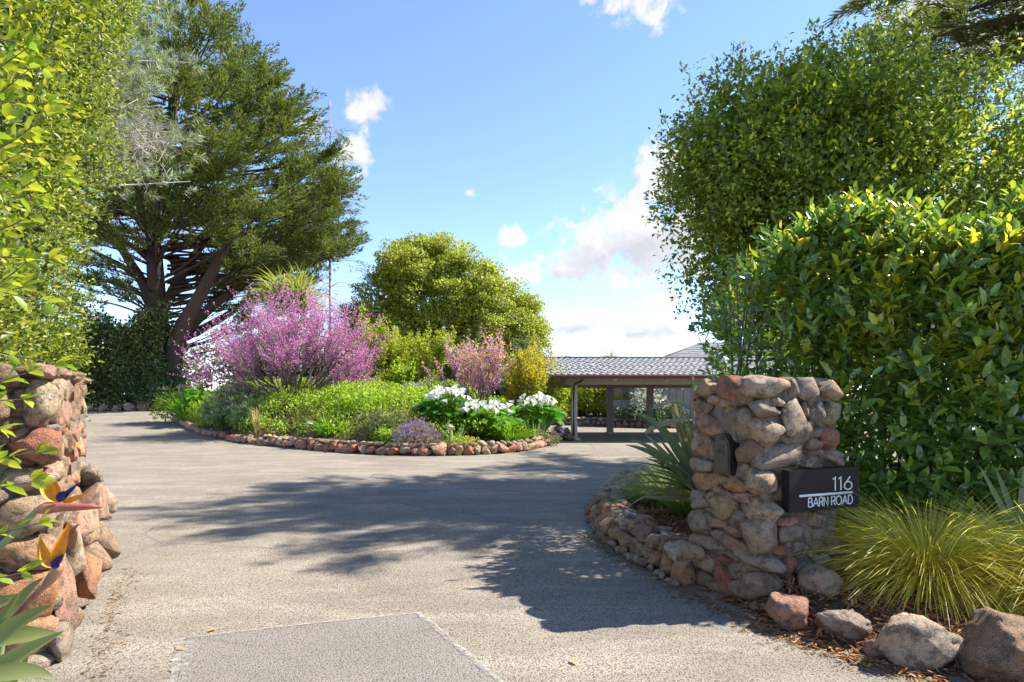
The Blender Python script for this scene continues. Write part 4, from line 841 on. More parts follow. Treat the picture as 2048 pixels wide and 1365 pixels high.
# laurel hedge
lh = thing('laurel_hedge', 'glossy dark green laurel hedge with cream flower spikes behind the pillar', 'hedge', (4, 6.5, 0))
def laurel_front(n):
    u = rng.random(n); x = 2.62+u*4.3; y = 6.1-.36*(x-2.3)+.1*np.sin(x*3); z = .1+rng.random(n)*3.15
    top = 2.98+.2*np.sin(x*2.6+.5)+.12*np.sin(x*6)-.6*np.exp(-((x-2.5)/.3)**2); y = y-.22*np.sin(np.clip(z/3.3, 0, 1)*3.1)+.35*np.clip(z-2.7, 0, 1)**1.3*1.6
    z = np.minimum(z, top)
    return np.c_[x, y, z], norm(np.c_[-.15+0*x, -1+.25*z, .25+.25*z])
def shoots(c, dirs, nl, Ls, Ll, jig=.35):
    P, D, N, L = [], [], [], []
    for p, d in zip(c, dirs):
        d = norm(d+jig*rng.normal(size=3)); l = Ls*rng.uniform(.6, 1.3); s1 = norm(np.cross(d, UP+.01)); s2 = np.cross(s1, d); ph = rng.random()*6
        for j in range(nl):
            f = (j+.3)/nl; th = ph+j*2.4; rad = math.cos(th)*s1+math.sin(th)*s2; k = 1.35-.7*f
            P.append(p+d*l*f); D.append(rad*k+d*(.45+f*.9)); N.append(d*.9-rad*.45+UP*.35+rng.normal(size=3)*.15); L.append(Ll*rng.uniform(.7, 1.15)*(1 if f < .8 else .75))
    return np.array(P), np.array(D), np.array(N), np.array(L)
c, o = laurel_front(1550); sd = np.c_[o[:, 0]*.5, o[:, 1]*.55, .75+0*o[:, 0]]
P, D, N, L = shoots(c, sd, 9, .36, .165); lo_ = np.array(lh.location)
# the 300 that show largest are leaf objects; the rest one mesh
near = np.argsort(P[:, 1]*1.0+np.abs(P[:, 0]-2.9)*.55+rng.random(len(P))*.5)[:300]; msk = np.ones(len(P), bool); msk[near] = False
lme2 = mk_mesh('leaf', T8[0], [T8[1]], M['laurel_o'], True)
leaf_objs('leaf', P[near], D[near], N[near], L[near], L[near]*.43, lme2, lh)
o_ = leaves('leaves', P[msk]-lo_, D[msk], N[msk], L[msk], L[msk]*.43, M['laurel'], lh, T8); o_['kind'] = 'stuff'
# young shoots along the top, and flank towards the driveway
x = rng.uniform(2.6, 6.6, 330); top = 2.88+.2*np.sin(x*2.6+.5)+.12*np.sin(x*6)-.6*np.exp(-((x-2.5)/.3)**2); c = np.c_[x, 6.2-.36*(x-2.3)+rng.uniform(0, 1.3, 330), top-.1+.12*rng.random(330)]
spk = c[rng.choice(330, 60, replace=False)]
P, D, N, L = shoots(c, np.tile([-.1, -.25, 1.], (330, 1)), 9, .4, .16, .3); o_ = leaves('young_leaves', P-lo_, D, N, L, L*.42, M['laurel_y'], lh, T8); o_['kind'] = 'stuff'
xs = rng.uniform(2.6, 6.4, 70); cs = np.c_[xs, 6.1-.36*(xs-2.3)+rng.uniform(0, .7, 70), 2.85+.2*np.sin(xs*2.6+.5)+.12*np.sin(xs*6)-.6*np.exp(-((xs-2.5)/.3)**2)]
P, D, N, L = shoots(cs, np.tile([-.1, -.2, 1.], (70, 1)), 11, .48, .15, .22); o_ = leaves('young_leaves', P-lo_, D, N, L, L*.42, M['laurel_y'], lh, T8); o_['kind'] = 'stuff'
c2, o2 = laurel_front(620); kk = c2[:, 2] > 1.9-.9*rng.random(620)**3; c2 = c2[kk]
P, D, N, L = shoots(c2-np.array([0, .06, 0]), np.tile([-.1, -.45, 1.], (len(c2), 1)), 8, .34, .155, .3); o_ = leaves('young_leaves', P-lo_, D, N, L, L*.42, M['laurel_y'], lh, T8); o_['kind'] = 'stuff'
c = np.c_[2.72+.25*rng.random(260)+.0, rng.uniform(6.2, 8.2, 260), rng.uniform(.3, 3.1, 260)]; c[:, 0] += .07*(c[:, 1]-6.2)-.3*np.sin(np.clip((c[:, 2]-1.5)/1.6, 0, 1)*3.1)+.35*np.clip(1.7-c[:, 2], 0, 1)*0
P, D, N, L = shoots(c, np.tile([-.8, -.2, .6], (260, 1)), 8, .3, .125); o_ = leaves('leaves', P-lo_, D, N, L, L*.43, M['laurel'], lh, T8); o_['kind'] = 'stuff'
c = np.c_[rng.uniform(2.85, 7.5, 1500), rng.uniform(0, 1, 1500), rng.uniform(.1, 3.15, 1500)]; c[:, 1] = 6.4-.36*(c[:, 0]-2.3)+c[:, 1]*1.6
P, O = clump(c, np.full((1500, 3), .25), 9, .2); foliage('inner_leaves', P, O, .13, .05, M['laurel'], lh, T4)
mb = MB()
for i in range(70):
    x = 2.35+4.4*rng.random(); y = 6.5-.36*(x-2.3)+rng.random()*.5; mb.tube(np.array([(x, y, 0), (x+.1*rng.normal(), y-.05, 1.4), (x+.2*rng.normal(), y-.2, 3.0)])-lo_, [.02, .014, .005], 5, False)
mb.build('stem', twigm, lh)
cream = leafmat('cream_flower', [(.3, .27, .13), (.42, .37, .2)], .2, .8, .1)
front_spk, _ = laurel_front(400); front_spk = front_spk[front_spk[:, 2] > 2.0][:45]-np.array([0, .1, -.05])
side_spk = np.c_[rng.uniform(2.35, 2.6, 16), rng.uniform(6.1, 6.6, 16), rng.uniform(1.9, 3.0, 16)]
for p in np.concatenate([spk+np.array([0, -.1, .12]), front_spk, side_spk]):
    d = norm(np.array([-.1, -.2, 1.])+.25*rng.normal(size=3)); n = 46; f = rng.random(n)**.8; ll = rng.uniform(.1, .16); th = rng.random(n)*6.28
    s1 = norm(np.cross(d, np.array([1., .1, 0]))); s2 = np.cross(s1, d); rad = np.cos(th)[:, None]*s1+np.sin(th)[:, None]*s2
    leaves('flower_spike', p-lo_+f[:, None]*d*ll+rad*.004, rad+.4*d, rdir(n), .014*(1.15-f*.7), .008, cream, lh, T2)

# grasses and flaxes
def grass_clump(label, x, y, z, n, L, mat, ang0=None, spread=3.14, W_=.006, th=(.15, .9), dr=(1.0, 1.9), cr=.12, name='grass_clump', group=None, cat='grass'):
    t = thing(name, label, cat, (x, y, z), 0, group)
    a = rng.uniform(-math.pi, math.pi, n) if ang0 is None else ang0+rng.uniform(-spread, spread, n)
    P = np.c_[np.cos(a)*cr*rng.random(n), np.sin(a)*cr*rng.random(n), np.zeros(n)-.02]
    o = blades('blades', P, a+rng.normal(size=n)*.25, L*rng.uniform(.55, 1.1, n), W_, rng.uniform(*th, n), rng.uniform(*dr, n), mat, t, 7); o['kind'] = 'stuff'; return t
grass_clump('fountain of yellow-green grass beside the foot of the pillar sign', 3.2, 4.8, .14, 4200, 1.08, M['grass'], W_=.0062, th=(.35, 1.25), dr=(.7, 1.5))
grass_clump('yellow grass fountain spilling over the rust-brown boulder', 3.85, 4.5, .14, 3800, 1.1, M['grass'], W_=.0062, th=(.35, 1.25), dr=(.7, 1.5))
grass_clump('yellow grass tussock furthest from the pillar, behind the rust-brown boulder', 3.75, 3.85, .12, 1500, .8, M['grass'], W_=.005)
grass_clump('short dried grass tuft between the two big yellow grasses', 3.05, 4.22, .12, 500, .3, M['straw'], W_=.004, th=(.1, .8), dr=(.5, 1.4), cr=.14)
fx = thing('flax', 'bronze-green flax with long sword leaves bent over behind the pillar', 'flax', (2.02, 6.75, .2))
Yf = 6.6
for pts, w in [([at(1398, 985, 6.7), at(1330, 868, 6.5), at(1256, 828, 6.3)], .075), ([at(1400, 985, 6.7), at(1320, 912, 6.4), at(1258, 880, 6.2)], .06), ([at(1398, 990, 6.7), at(1330, 925, 6.3), at(1250, 890, 6.1)], .075), ([at(1400, 980, 6.8), at(1365, 880, 6.8), at(1345, 806, 6.8), at(1322, 812, 6.75), at(1298, 820, 6.7)], .055), ([at(1345, 806, 6.8), at(1365, 810, 6.75), at(1392, 823, 6.7)], .05),
               ([at(1402, 1000, 6.7), at(1330, 985, 6.4), at(1262, 968, 6.2)], .06), ([at(1400, 1003, 6.6), at(1345, 1000, 6.3), at(1285, 995, 6.1)], .06), ([at(1400, 970, 6.8), at(1350, 900, 6.8), at(1312, 825, 6.8)], .05), ([at(1400, 980, 6.9), at(1355, 900, 6.9), at(1318, 848, 6.9)], .05), ([at(1402, 985, 6.9), at(1372, 890, 7.), at(1350, 820, 7.)], .05),
               ([at(1410, 985, 6.9), at(1402, 860, 6.9), at(1383, 742, 6.9)], .07), ([at(1420, 985, 7.0), at(1432, 860, 7.0), at(1424, 735, 7.0)], .06), ([at(1410, 985, 6.9), at(1390, 900, 6.9), at(1372, 815, 6.9)], .05), ([at(1400, 990, 6.7), at(1360, 940, 6.3), at(1300, 915, 6.0)], .06), ([at(1290, 868, 6.5), at(1330, 848, 6.4), at(1387, 838, 6.3)], .055), ([at(1400, 985, 6.7), at(1345, 925, 6.5), at(1290, 868, 6.5)], .05), ([at(1420, 1000, 7), at(1450, 900, 7.1), at(1480, 800, 7.2)], .06), ([at(1402, 1000, 6.6), at(1360, 960, 6.3), at(1310, 940, 6.1)], .055)]:
    strap_ob('leaf', pts, w*1.35, M['flax'], fx, nrm=(-.4, -.7, .6), fold=.22, n=18)
for k_ in range(22):
    f_ = k_/21; tp = at(1252+120*f_+rng.normal()*10, 1000-190*f_**.7+rng.normal()*22, 6.2+.6*f_); b_ = at(1398+rng.normal()*6, 985+rng.normal()*6, 6.75); strap_ob('leaf', [b_, (b_+tp)/2+np.array([0, 0, .05+.05*rng.random()]), tp], rng.uniform(.035, .055), M['flax'], fx, nrm=(-.4, -.7, .6), fold=.22, n=14)
grass_clump('dark green arching grass in front of the bent flax by the driveway', 1.85, 8.1, .18, 1100, .7, M['ggrass'], W_=.006, th=(.1, 1.0), dr=(.8, 1.5))
grass_clump('green grass tuft half hidden between the flax and the pillar', 2.05, 7.3, .18, 900, .95, M['ggrass'], W_=.006, th=(.05, .8), dr=(.5, 1.2))
fx2 = thing('flax', 'two bronze flax blades poking up behind the yellow grasses against the laurel', 'flax', (3.95, 5.0, .15))
for pts, w in [([at(2040, 1090, 4.95), at(2000, 1010, 4.9), at(1958, 930, 4.85)], .05), ([at(2045, 1090, 4.95), at(2015, 1000, 4.95), at(1990, 935, 4.95)], .05), ([at(2050, 1090, 4.95), at(2042, 1000, 4.95), at(2060, 900, 4.95)], .045), ([at(2060, 1090, 4.95), at(2100, 1000, 4.95), at(2140, 950, 4.95)], .045)]:
    strap_ob('leaf', pts, w, M['flax'], fx2, nrm=(-.3, -.8, .4), fold=.22)
grass_clump('tiny green weed growing on the stone border rim', 1.2, 7.55, .27, 60, .12, M['strap'], W_=.01, th=(.1, 1.), dr=(.3, 1.), cr=.05, name='weed', cat='weed')

# ------------------------------------------------------------------ trees round the driveway
# broad bay tree over the laurel
bt = thing('bay_tree', 'broad dense dark green tree with lit upper leaves above the laurel hedge', 'tree', (6.6, 11, .1))
LB = [(5.7, 11, 4.7, 2.7, 2.1, 2.5), (4.3, 10.9, 4.9, 1.7, 1.7, 2.05), (7.5, 11, 4.75, 2.8, 2.2, 2.35), (9.6, 11, 4.3, 2.4, 2.1, 2.2), (4.0, 10.9, 5.75, 1.35, 1.4, 1.35), (5.6, 10.9, 6.4, 1.5, 1.4, 1.2), (5.3, 10.8, 3.5, 1.5, 1.4, 1.4), (7.2, 10.6, 3.2, 2.6, 1.6, 1.6)]
LB = [(q[0]+.15,)+tuple(q[1:]) for q in LB]
c, o = lobes_surface(LB, 1050, .45)
P, O = clump(c, np.full((1050, 3), .46)*rng.uniform(.6, 1.25, (1050, 1)), 105, .1); O = norm(O+.7*np.repeat(o, 105, 0))
ci = np.concatenate([np.array(q[:3])+rdir(90)*np.array(q[3:])*.72*rng.random((90, 1))**.33 for q in LB]); Pi, Oi = clump(ci, np.full((len(ci), 3), .5), 34, .2)
# shoots standing out of the outline
sc, sdn = lobes_surface(LB, 420, .02); PS, OS = [], []
for p, d in zip(sc, sdn):
    d = norm(d+np.array([0, 0, .7])+.3*rng.normal(size=3)); l = rng.uniform(.15, .6); k = int(12+l*28); f = rng.random(k); PS.append(p+d*l*f[:, None]+rng.normal(size=(k, 3))*.045); OS.append(norm(d+rdir(k)*.8))
P = np.concatenate([P]+PS); O = np.concatenate([O]+OS)
foliage('inner_leaves', Pi, Oi, .17, .1, M['bay'], bt, T2)
foliage('crown', P, O, .092, .048, M['bay'], bt, T4, .6, .8, .5, up=.05)
sk = tree_skeleton(np.array([7.2, 11., .1]), [((-.5, 0, 1), 1.), ((.4, .1, 1), 1.), ((0, -.15, 1), 1.05), ((-.35, -.1, 1), .95), ((.9, 0, .9), 1.)], 2.5, .13, 3, (4, 4, 3), .55, .25, .1)
skeleton_ob('trunk', sk, bark, bt, off=bt.location)
# cypress whose branches hang over the driveway
def spray_tree(label, base, trunks, branches, n_spray, Lp, per, bl, bw_, mat, spread=.16, start=.35, upt=.5, barkm=bark, name='cypress_tree', flat=.55):
    t = thing(name, label, 'tree', base); mbt = MB(); mbb = MB(); b0 = np.array(base); PP, OO = [], []
    for pts, r in trunks: q = smooth_path(pts, 2); mbt.tube(q-b0, np.interp(np.linspace(0, 1, len(q)), np.linspace(0, 1, len(r)), r), 10)
    for pts, r in branches:
        q = smooth_path(pts, 2); m = len(q); mbb.tube(q-b0, np.linspace(r, r*.15, m), 5, False)
        L = np.linalg.norm(np.diff(q, axis=0), axis=1).sum(); k = max(3, int(n_spray*L)); s = (start+(1-start)*rng.random(k)**.8)*(m-1); i = np.minimum(s.astype(int), m-2)
        p = q[i]+(q[i+1]-q[i])*(s-i)[:, None]; d = norm(q[i+1]-q[i]); side = norm(np.cross(d, UP)); lat = rng.uniform(-1, 1, k)*spread*L*(1.05-.75*s/(m-1))
        p = p+side*lat[:, None]+d*np.abs(lat)[:, None]*.5; ax = norm(d*.8+side*np.sign(lat)[:, None]*rng.uniform(.2, .9, k)[:, None]+UP*upt*rng.uniform(.2, 1.2, k)[:, None]+.2*rng.normal(size=(k, 3)))
        lp_ = Lp*rng.uniform(.55, 1.3, k)
        f = rng.random((k, per)); rad = rdir(k*per).reshape(k, per, 3); rad[..., 2] *= flat
        wdt = .24*lp_[:, None]*(1-f)**.8*(.35+f)*1.25
        pt_ = p[:, None]+ax[:, None]*(f*lp_[:, None])[..., None]+rad*wdt[..., None]
        PP.append(pt_.reshape(-1, 3)); OO.append(norm(np.repeat(ax, per, 0)*1.2+rad.reshape(-1, 3)*.8))
    mbt.build('trunk', barkm, t, True); mbb.build('branches', barkm, t, True)
    P = np.concatenate(PP); O = np.concatenate(OO); n = len(P)
    leaves('crown', P-b0, O+.25*rdir(n), rdir(n)+UP*.6, bl*rng.uniform(.6, 1.3, n), bw_, mat, t, TN)
    return t
TB_ = np.array([14., 13.6, 0])
BR = []
for tip, side in [((7.7, 8.7, 10.2), 0), ((8.1, 9.8, 10.8), 0), ((7.3, 11.0, 10.0), 1), ((8.9, 9.9, 10.6), 0), ((9.7, 9.6, 11.2), 0), ((6.9, 12.3, 11.0), 1), ((7.1, 14.2, 11.8), 1), ((7.2, 10.2, 11.6), 2), ((7.6, 13, 12.4), 2), ((9.9, 16.2, 10.5), 1), ((10.6, 16.8, 11.3), 1), ((11.3, 16.8, 10.6), 2), ((11.9, 16.2, 10.0), 2), ((12.3, 16.4, 10.4), 2), ((12.6, 16.6, 11.2), 2), ((12.2, 15.8, 9.7), 2), ((7.9, 13.9, 10.5), 0),
             ((9, 11, 13), 2), ((9.5, 13, 14), 2), ((18, 12, 11), 3), ((19, 15, 12), 3), ((17, 18, 12), 3), ((13, 19, 13), 3), ((11, 13, 15), 3), ((16, 13, 14), 3), ((15, 16, 14.5), 3), ((13.2, 13, 16.4), 3), ((14.6, 14.6, 16.6), 3)]:
    tip = np.array(tip); z0 = min(tip[2]-rng.uniform(.2, .8), 14.8); b = np.array([14, 13.6, z0]); mid = b+(tip-b)*.55+np.array([0, 0, .45])
    BR.append(((b, mid, tip), .11))
    for _ in range(side):
        f = rng.uniform(.4, .75); q = b+(tip-b)*f+np.array([0, 0, .3]); BR.append(((q, q+(tip-b)*.15+rng.normal(size=3)*np.array([.5, .5, .1]), q+(tip-b)*.3+rng.normal(size=3)*np.array([.9, .9, .2])), .04))
spray_tree('dark cypress whose branch tips hang in above the bay tree', (14, 13.6, 0), [((TB_, TB_+np.array([.1, 0, 6]), TB_+np.array([0, 0, 12]), TB_+np.array([.1, .2, 16.5])), (.42, .34, .2, .05))], BR, 6., .8, 60, .17, .03, M['cyp'], .10, .3, .12)

# great Monterey cypress across the driveway
CB = np.array([-23.6, 42., .5])
def cpx(px, py, dy=0): return at(px, py, 42+dy)
TR = [((CB, cpx(318, 690), cpx(312, 560), cpx(303, 440), cpx(325, 300), cpx(370, 120), cpx(400, 20)), (1.15, .8, .55, .45, .36, .2, .05)),
      ((CB+np.array([.5, 0, 0]), cpx(345, 690, -1), cpx(400, 592, -2), cpx(452, 492, -3), cpx(490, 385, -4)), (.85, .6, .38, .28, .1)),
      ((cpx(318, 650), cpx(290, 570), cpx(250, 510), cpx(205, 430, 1)), (.5, .34, .25, .1)), ((cpx(312, 600, 1), cpx(270, 545, 2), cpx(180, 500, 3)), (.35, .22, .08)), ((cpx(322, 625), cpx(372, 535, 1), cpx(440, 440, 2), cpx(520, 350, 2)), (.42, .3, .2, .07)),
      ((cpx(340, 690), cpx(430, 605, 1), cpx(520, 545, 2), cpx(610, 470, 2)), (.5, .33, .22, .07)), ((cpx(350, 685, 1), cpx(440, 640, 2), cpx(540, 575, 3)), (.36, .24, .08)), ((cpx(306, 500), cpx(345, 420, -2), cpx(400, 330, -4)), (.3, .2, .06)), ((cpx(305, 470, 1), cpx(270, 380, 1), cpx(240, 260, 2)), (.28, .18, .06))]
prof_y = np.array([20, 60, 100, 170, 230, 310, 400, 450, 520, 560]); prof_r = np.array([20, 80, 160, 235, 255, 330, 375, 365, 340, 280]); axis_x = np.array([395, 385, 375, 355, 340, 325, 312, 308, 310, 312])
BR = []
for i in range(380):
    y = 38+36*int(14.5*rng.random()**.8)+rng.normal()*7; R = np.interp(y, prof_y, prof_r)*.0336; a = rng.uniform(-math.pi, math.pi)
    if math.cos(a) < -.1 and y > 400: continue
    if math.cos(a) < .25 and y > 440 and rng.random() < .6: continue
    ax_ = cpx(np.interp(y, prof_y, axis_x), y); d = np.array([math.cos(a), math.sin(a), 0]); f = rng.choice([.5, .75, 1.], p=[.2, .35, .45])*rng.uniform(.9, 1.06)
    if f*R < 1: continue
    tip = ax_+d*R*f; b = ax_+d*R*.08+np.array([0, 0, -R*f*rng.uniform(.1, .3)]); mid = b+(tip-b)*.62+np.array([0, 0, -R*.045])
    BR.append(((b, mid, tip), .03+.006*R))
for i in range(30):
    y = rng.uniform(520, 690); b = cpx(rng.uniform(330, 400), y+20, rng.uniform(0, 3)); tip = cpx(rng.uniform(420, 620), y-rng.uniform(20, 60), rng.uniform(0, 5)); BR.append(((b, (b+tip)/2+np.array([0, 0, -.2]), tip), .07))
for i in range(26):                                   # sparse lower boughs against the sky
    y = rng.uniform(430, 600); b = cpx(rng.uniform(290, 320), y+40, rng.uniform(-1, 2)); tip = cpx(rng.uniform(150, 270), y, rng.uniform(-3, 5)); BR.append(((b, (b+tip)/2+np.array([0, 0, .3]), tip), .09))
spray_tree('giant spreading cypress with dark layered boughs beyond the driveway', tuple(CB), TR, BR, 1.75, 1.55, 74, .26, .07, M['cyp'], .085, .5, .30)
# slender half-bare conifer spire
BR = []
for i in range(90):
    f = rng.uniform(.2, .97); z = 1+f*22; a = rng.uniform(-math.pi, math.pi); R = (1-f)**.8*4.2+.3; b = np.array([-13.9, 48, z]); tip = b+np.array([math.cos(a)*R, math.sin(a)*R, -.1*R+.1*rng.normal()]); BR.append(((b, (b+tip)/2+np.array([0, 0, .12*R]), tip), .035))
spray_tree('slender half-bare conifer spire standing behind the giant cypress', (-13.9, 48, .5), [(((-13.9, 48, .3), (-14, 48, 12), (-13.95, 48, 24.2)), (.14, .08, .012))], BR, 1.0, .8, 14, .3, .05, M['olive'], .12, .5, -.1, palebark, 'conifer')
# grey-green pine leaning in above the hedge
pn = thing('pine_tree', 'grey-green pine with fluffy needles and bare pale twigs over the hedge', 'tree', (-17.4, 22, .1))
pb = np.array([-16.5, 22., .1]); mbp = MB(); PP, OO = [], []
mbp.tube(np.array([(0, 0, -.1), (.2, 0, 6), (.1, 0, 12), (.3, 0, 19)]), [.38, .3, .2, .06], 9)
for i in range(85):
    z = rng.uniform(9.6, 18.5); a = rng.uniform(-1.9, 1.3); R = rng.uniform(2.8, 5.6)*(1 if z < 15.5 else .78); b = np.array([0.1, 0, z-1.2]); tip = np.array([math.cos(a)*R+.2, math.sin(a)*R, z]); mid = (b+tip)/2+np.array([0, 0, -.2]); mbp.tube([b, mid, tip], [.06, .04, .015], 5, False)
    for k in range(16):
        f = rng.uniform(.4, 1.); q = b+(tip-b)*f+rng.normal(size=3)*np.array([.55, .55, .28]); ax = norm(norm(tip-b)*.7+UP*.6+.4*rng.normal(size=3)); m_ = 46; g = rng.random(m_)
        PP.append(q+ax*(g*.5)[:, None]); OO.append(norm(ax*.9+rdir(m_)*.9))
for i in range(420):                                  # bare twigs
    p = np.array([rng.uniform(1.6, 5.2), rng.uniform(-2.2, 1.2), rng.uniform(9.7, 11.3)]); d = norm(np.array([1, -.2, .1])+.7*rng.normal(size=3)); l = rng.uniform(.4, 1.3); mbp.tube([p, p+d*l*.5+rng.normal(size=3)*.06, p+d*l], [.014, .01, .004], 3, False)
mbp.build('trunk', palebark, pn)
P = np.concatenate(PP); O = np.concatenate(OO); leaves('crown', P, O, rdir(len(P)), rng.uniform(.22, .4, len(P)), .03, M['pine'], pn, TN)

# live oak
ok = thing('live_oak', 'wide domed olive-gold live oak behind the flower bed', 'tree', (-4.6, 48, .3))
LO = [(-5.2, 48, 8.6, 4.6, 4.5, 4.9), (-9.2, 48, 7.2, 3.4, 3.6, 3.8), (-1.6, 47.5, 7.0, 3.6, 4, 3.6), (-7.6, 47, 10.4, 2.6, 3, 2.9), (-3.6, 46.6, 8.8, 3.2, 3, 3.0), (-8, 46, 6.2, 3, 2.4, 2.2), (.6, 47.5, 6.0, 1.9, 2.6, 3.0), (-11, 48, 6, 1.9, 2.2, 2.2), (-6.6, 48.3, 11.6, 2.4, 2.4, 2.3)]
c, o = lobes_surface(LO, 800, .35); kk = c[:, 1] < 49.6; c, o = c[kk], o[kk]
P, O = clump(c, np.c_[np.full(len(c), .75), np.full(len(c), .75), np.full(len(c), .42)]*rng.uniform(.6, 1.35, (len(c), 1)), 190, .3); O = norm(O+.5*np.repeat(o, 190, 0))
ci = np.concatenate([np.array(q[:3])+rdir(60)*np.array(q[3:])*.62*rng.random((60, 1))**.33 for q in LO]); Pi, Oi = clump(ci, np.full((len(ci), 3), .9), 36, .2); foliage('inner_leaves', Pi, Oi, .34, .22, M['oak'], ok, T2)
foliage('crown', P, O, .19, .1, M['oak'], ok, T2, .6, .9, .6, up=.1)
sk = tree_skeleton(np.array([-4.6, 48., .3]), [((-.6, 0, 1), 1.), ((.5, -.1, .9), 1.), ((-.1, -.2, 1.1), 1.1), ((-1.2, 0, .8), 1.1)], 4.3, .36, 3, (4, 4, 3), .6, .2, .12)
skeleton_ob('trunk', sk, bark, ok, off=ok.location)

# ------------------------------------------------------------------ background planting
def bank(name, label, cat, x0, x1, y0, y1, z0, zt, n, L, Wd, mat, cl=200, cr=.5, T=T2, group=None, kind=None):
    """a leafy bank: clumps over a box-like mass, uneven top"""
    loc = ((x0+x1)/2, (y0+y1)/2, z0); t = thing(name, label, cat, loc, 0, group)
    x = rng.uniform(x0, x1, cl); y = y0+(y1-y0)*rng.random(cl)**1.6; top = zt*(1+.16*np.sin(x*1.3)+.1*np.sin(x*3.1+1)); z = z0+(top-z0)*rng.random(cl)**.7
    P, O = clump(np.c_[x, y, z], np.full((cl, 3), cr)*rng.uniform(.6, 1.3, (cl, 1)), n//cl, .3); P[:, 2] = np.maximum(P[:, 2], z0+.01)
    foliage('foliage', P, norm(O+np.array([0, -.6, .2])), L, Wd, mat, t, T)
    mb = MB()
    for i in range(30): a = rng.integers(cl); q = np.array([x[a], y[a]+.2, z[a]])-np.array(loc); mb.tube([(q[0]*.9, q[1], 0), q*.98*.5+np.array([q[0]*.45, q[1]*.5, 0]), q], [.05, .035, .012], 4, False)
    mb.build('stem', bark, t)
    return t
bank('ivy_bank', 'tall dark ivy-clad hedge in shade between the wall and the cypress', 'hedge', -30, -22.2, 39.5, 42, .55, 6.2, 30000, .2, .13, M['ivy'], 260, .7)
bank('ivy_bank', 'shaded lower ivy under the cypress trunk by the row of rocks', 'ivy', -22.4, -18.6, 39.6, 41.5, .55, 1.5, 5000, .16, .11, M['ivy'], 70, .4)
shrub('dark_shrub', 'round black-green shrub at the foot of the cypress trunk', 'shrub', (-22.2, 39.6, .55), 2.0, 2.6, 9000, .17, .07, M['dark'], 70, .2)
bank('distant_hedge', 'dark distant tree belt seen through the redbud branches', 'trees', -24, 1, 54, 58, .3, 5.6, 30000, .32, .22, M['dark'], 260, 1.1)
bank('distant_hedge', 'low far shrubs showing beneath the cypress boughs', 'shrubs', -48, -20, 56, 60, .5, 6.2, 18000, .32, .22, M['ivy'], 160, 1.1)
bank('distant_hedge', 'far green hedge beyond the house and terrace', 'hedge', 1, 20, 46, 49, 0, 2.6, 9000, .28, .2, M['dark'], 120, .9)
bank('terrace_hedge', 'sunlit ivy hedge on the terrace framed by the carport posts', 'hedge', 2.0, 5.3, 33.6, 35.2, .4, 2.3, 11000, .13, .085, M['lime'], 90, .34)
bank('terrace_hedge', 'darker green hedge block behind the front carport post', 'hedge', 1.0, 2.9, 34.2, 36, .4, 2.2, 6000, .13, .085, M['cover'], 60, .34)
shrub('golden_shrub', 'bright yellow shrub above the board fence', 'shrub', (5.55, 32.9, .4), .75, 1.25, 2600, .11, .05, M['gold'], 30, .24)
shrub('golden_shrub', 'small yellow-green shrub on the terrace beside the front carport post', 'shrub', (2.5, 33.1, .4), .6, .75, 1500, .1, .05, M['lime'], 24, .24)
shrub('silver_shrub', 'white-leaved shrub between the rear carport posts', 'shrub', (6.7, 30.6, .35), .7, 1.5, 620, .16, .07, leafmat('white_leaf', [(.3, .33, .28), (.55, .56, .52)], .25, .5, .3), 30, .22)
for x, y, r, h, lab in [(5.6, 30.9, .7, .75, 'dark mounded shrub before the low board fence'), (7.6, 30.5, .8, .8, 'dark mounded shrub below the house wall lights'), (6.7, 30.0, .6, .5, 'lowest dark shrub under the white-leaved bush')]:
    shrub('dark_shrub', lab, 'shrub', (x, y, .35), r, h, 2200, .1, .05, M['dark'], 30, .22, group='dark shrubs on the terrace')
yt = thing('yucca', 'spiky yucca head showing above the carport ridge', 'yucca', (7.8, 50, 0))
n = 160; leaves('leaves', np.tile([0, 0, 4.3], (n, 1))+rng.normal(size=(n, 3))*.25, rdir(n)*np.array([1.2, 1, .6])+UP*.35, rdir(n), rng.uniform(.6, 1.2, n), .06, M['yucca'], yt, TN)
mb = MB(); mb.tube([(0, 0, 0), (.1, 0, 4.3)], [.2, .16], 8); mb.build('trunk', bark, yt)
for x, y, h, lab in [(4.6, 62, 5.6, 'leafless grey sapling above the carport ridge near the oak'), (6.3, 62, 5.7, 'leafless grey sapling above the carport ridge near the yucca')]:
    t = thing('bare_tree', lab, 'tree', (x, y, 0), 0, 'bare saplings beyond the carport'); sk = tree_skeleton(np.zeros(3), [((0, 0, 1), 1.), ((.2, 0, 1), .9)], h*.55, .06, 3, (4, 3, 3), .4, .3, .08, .5); skeleton_ob('branches', sk, palebark, t)

# ------------------------------------------------------------------ the island bed
BX = lambda px, Y: (px-1024)/1250*Y
# ground cover
n = 9000; x = rng.uniform(-17, 1.5, n); y = rng.uniform(16.3, 30, n); k = bedk(x, y); m = (k < .94) & ((y > 17.6+.0*x) | (x < -4)); m &= (np.hypot(x+6.05, y-18.3) > .75) & (np.hypot(x+1.68, y-16.6) > .5); x, y = x[m], y[m]
hgt = .22+.22*np.sin(x*1.7+y)*np.sin(y*1.3-x*.6)+.16*rng.random(len(x))+.25*sstep((1-bedk(x, y))/.3); c = np.c_[x, y, bedz(x, y)+np.maximum(hgt, .05)]; c = c[:3300]
P, O = clump(c, np.full((len(c), 3), .2), 20, .2)
gc = leaves('ground_cover', P, O*.6+rdir(len(P))*.6+UP*.3, O*.4+UP*.8+rdir(len(P))*.4, rng.uniform(.06, .12, len(P)), rng.uniform(.03, .055, len(P)), M['cover'], None, T4)
tag(gc, 'bright green leafy ground cover filling the island bed', 'ground cover', kind='stuff')
wf = rng.choice(len(P), 500, replace=False); q = P[wf]; q = q[(q[:, 1] < 22)]
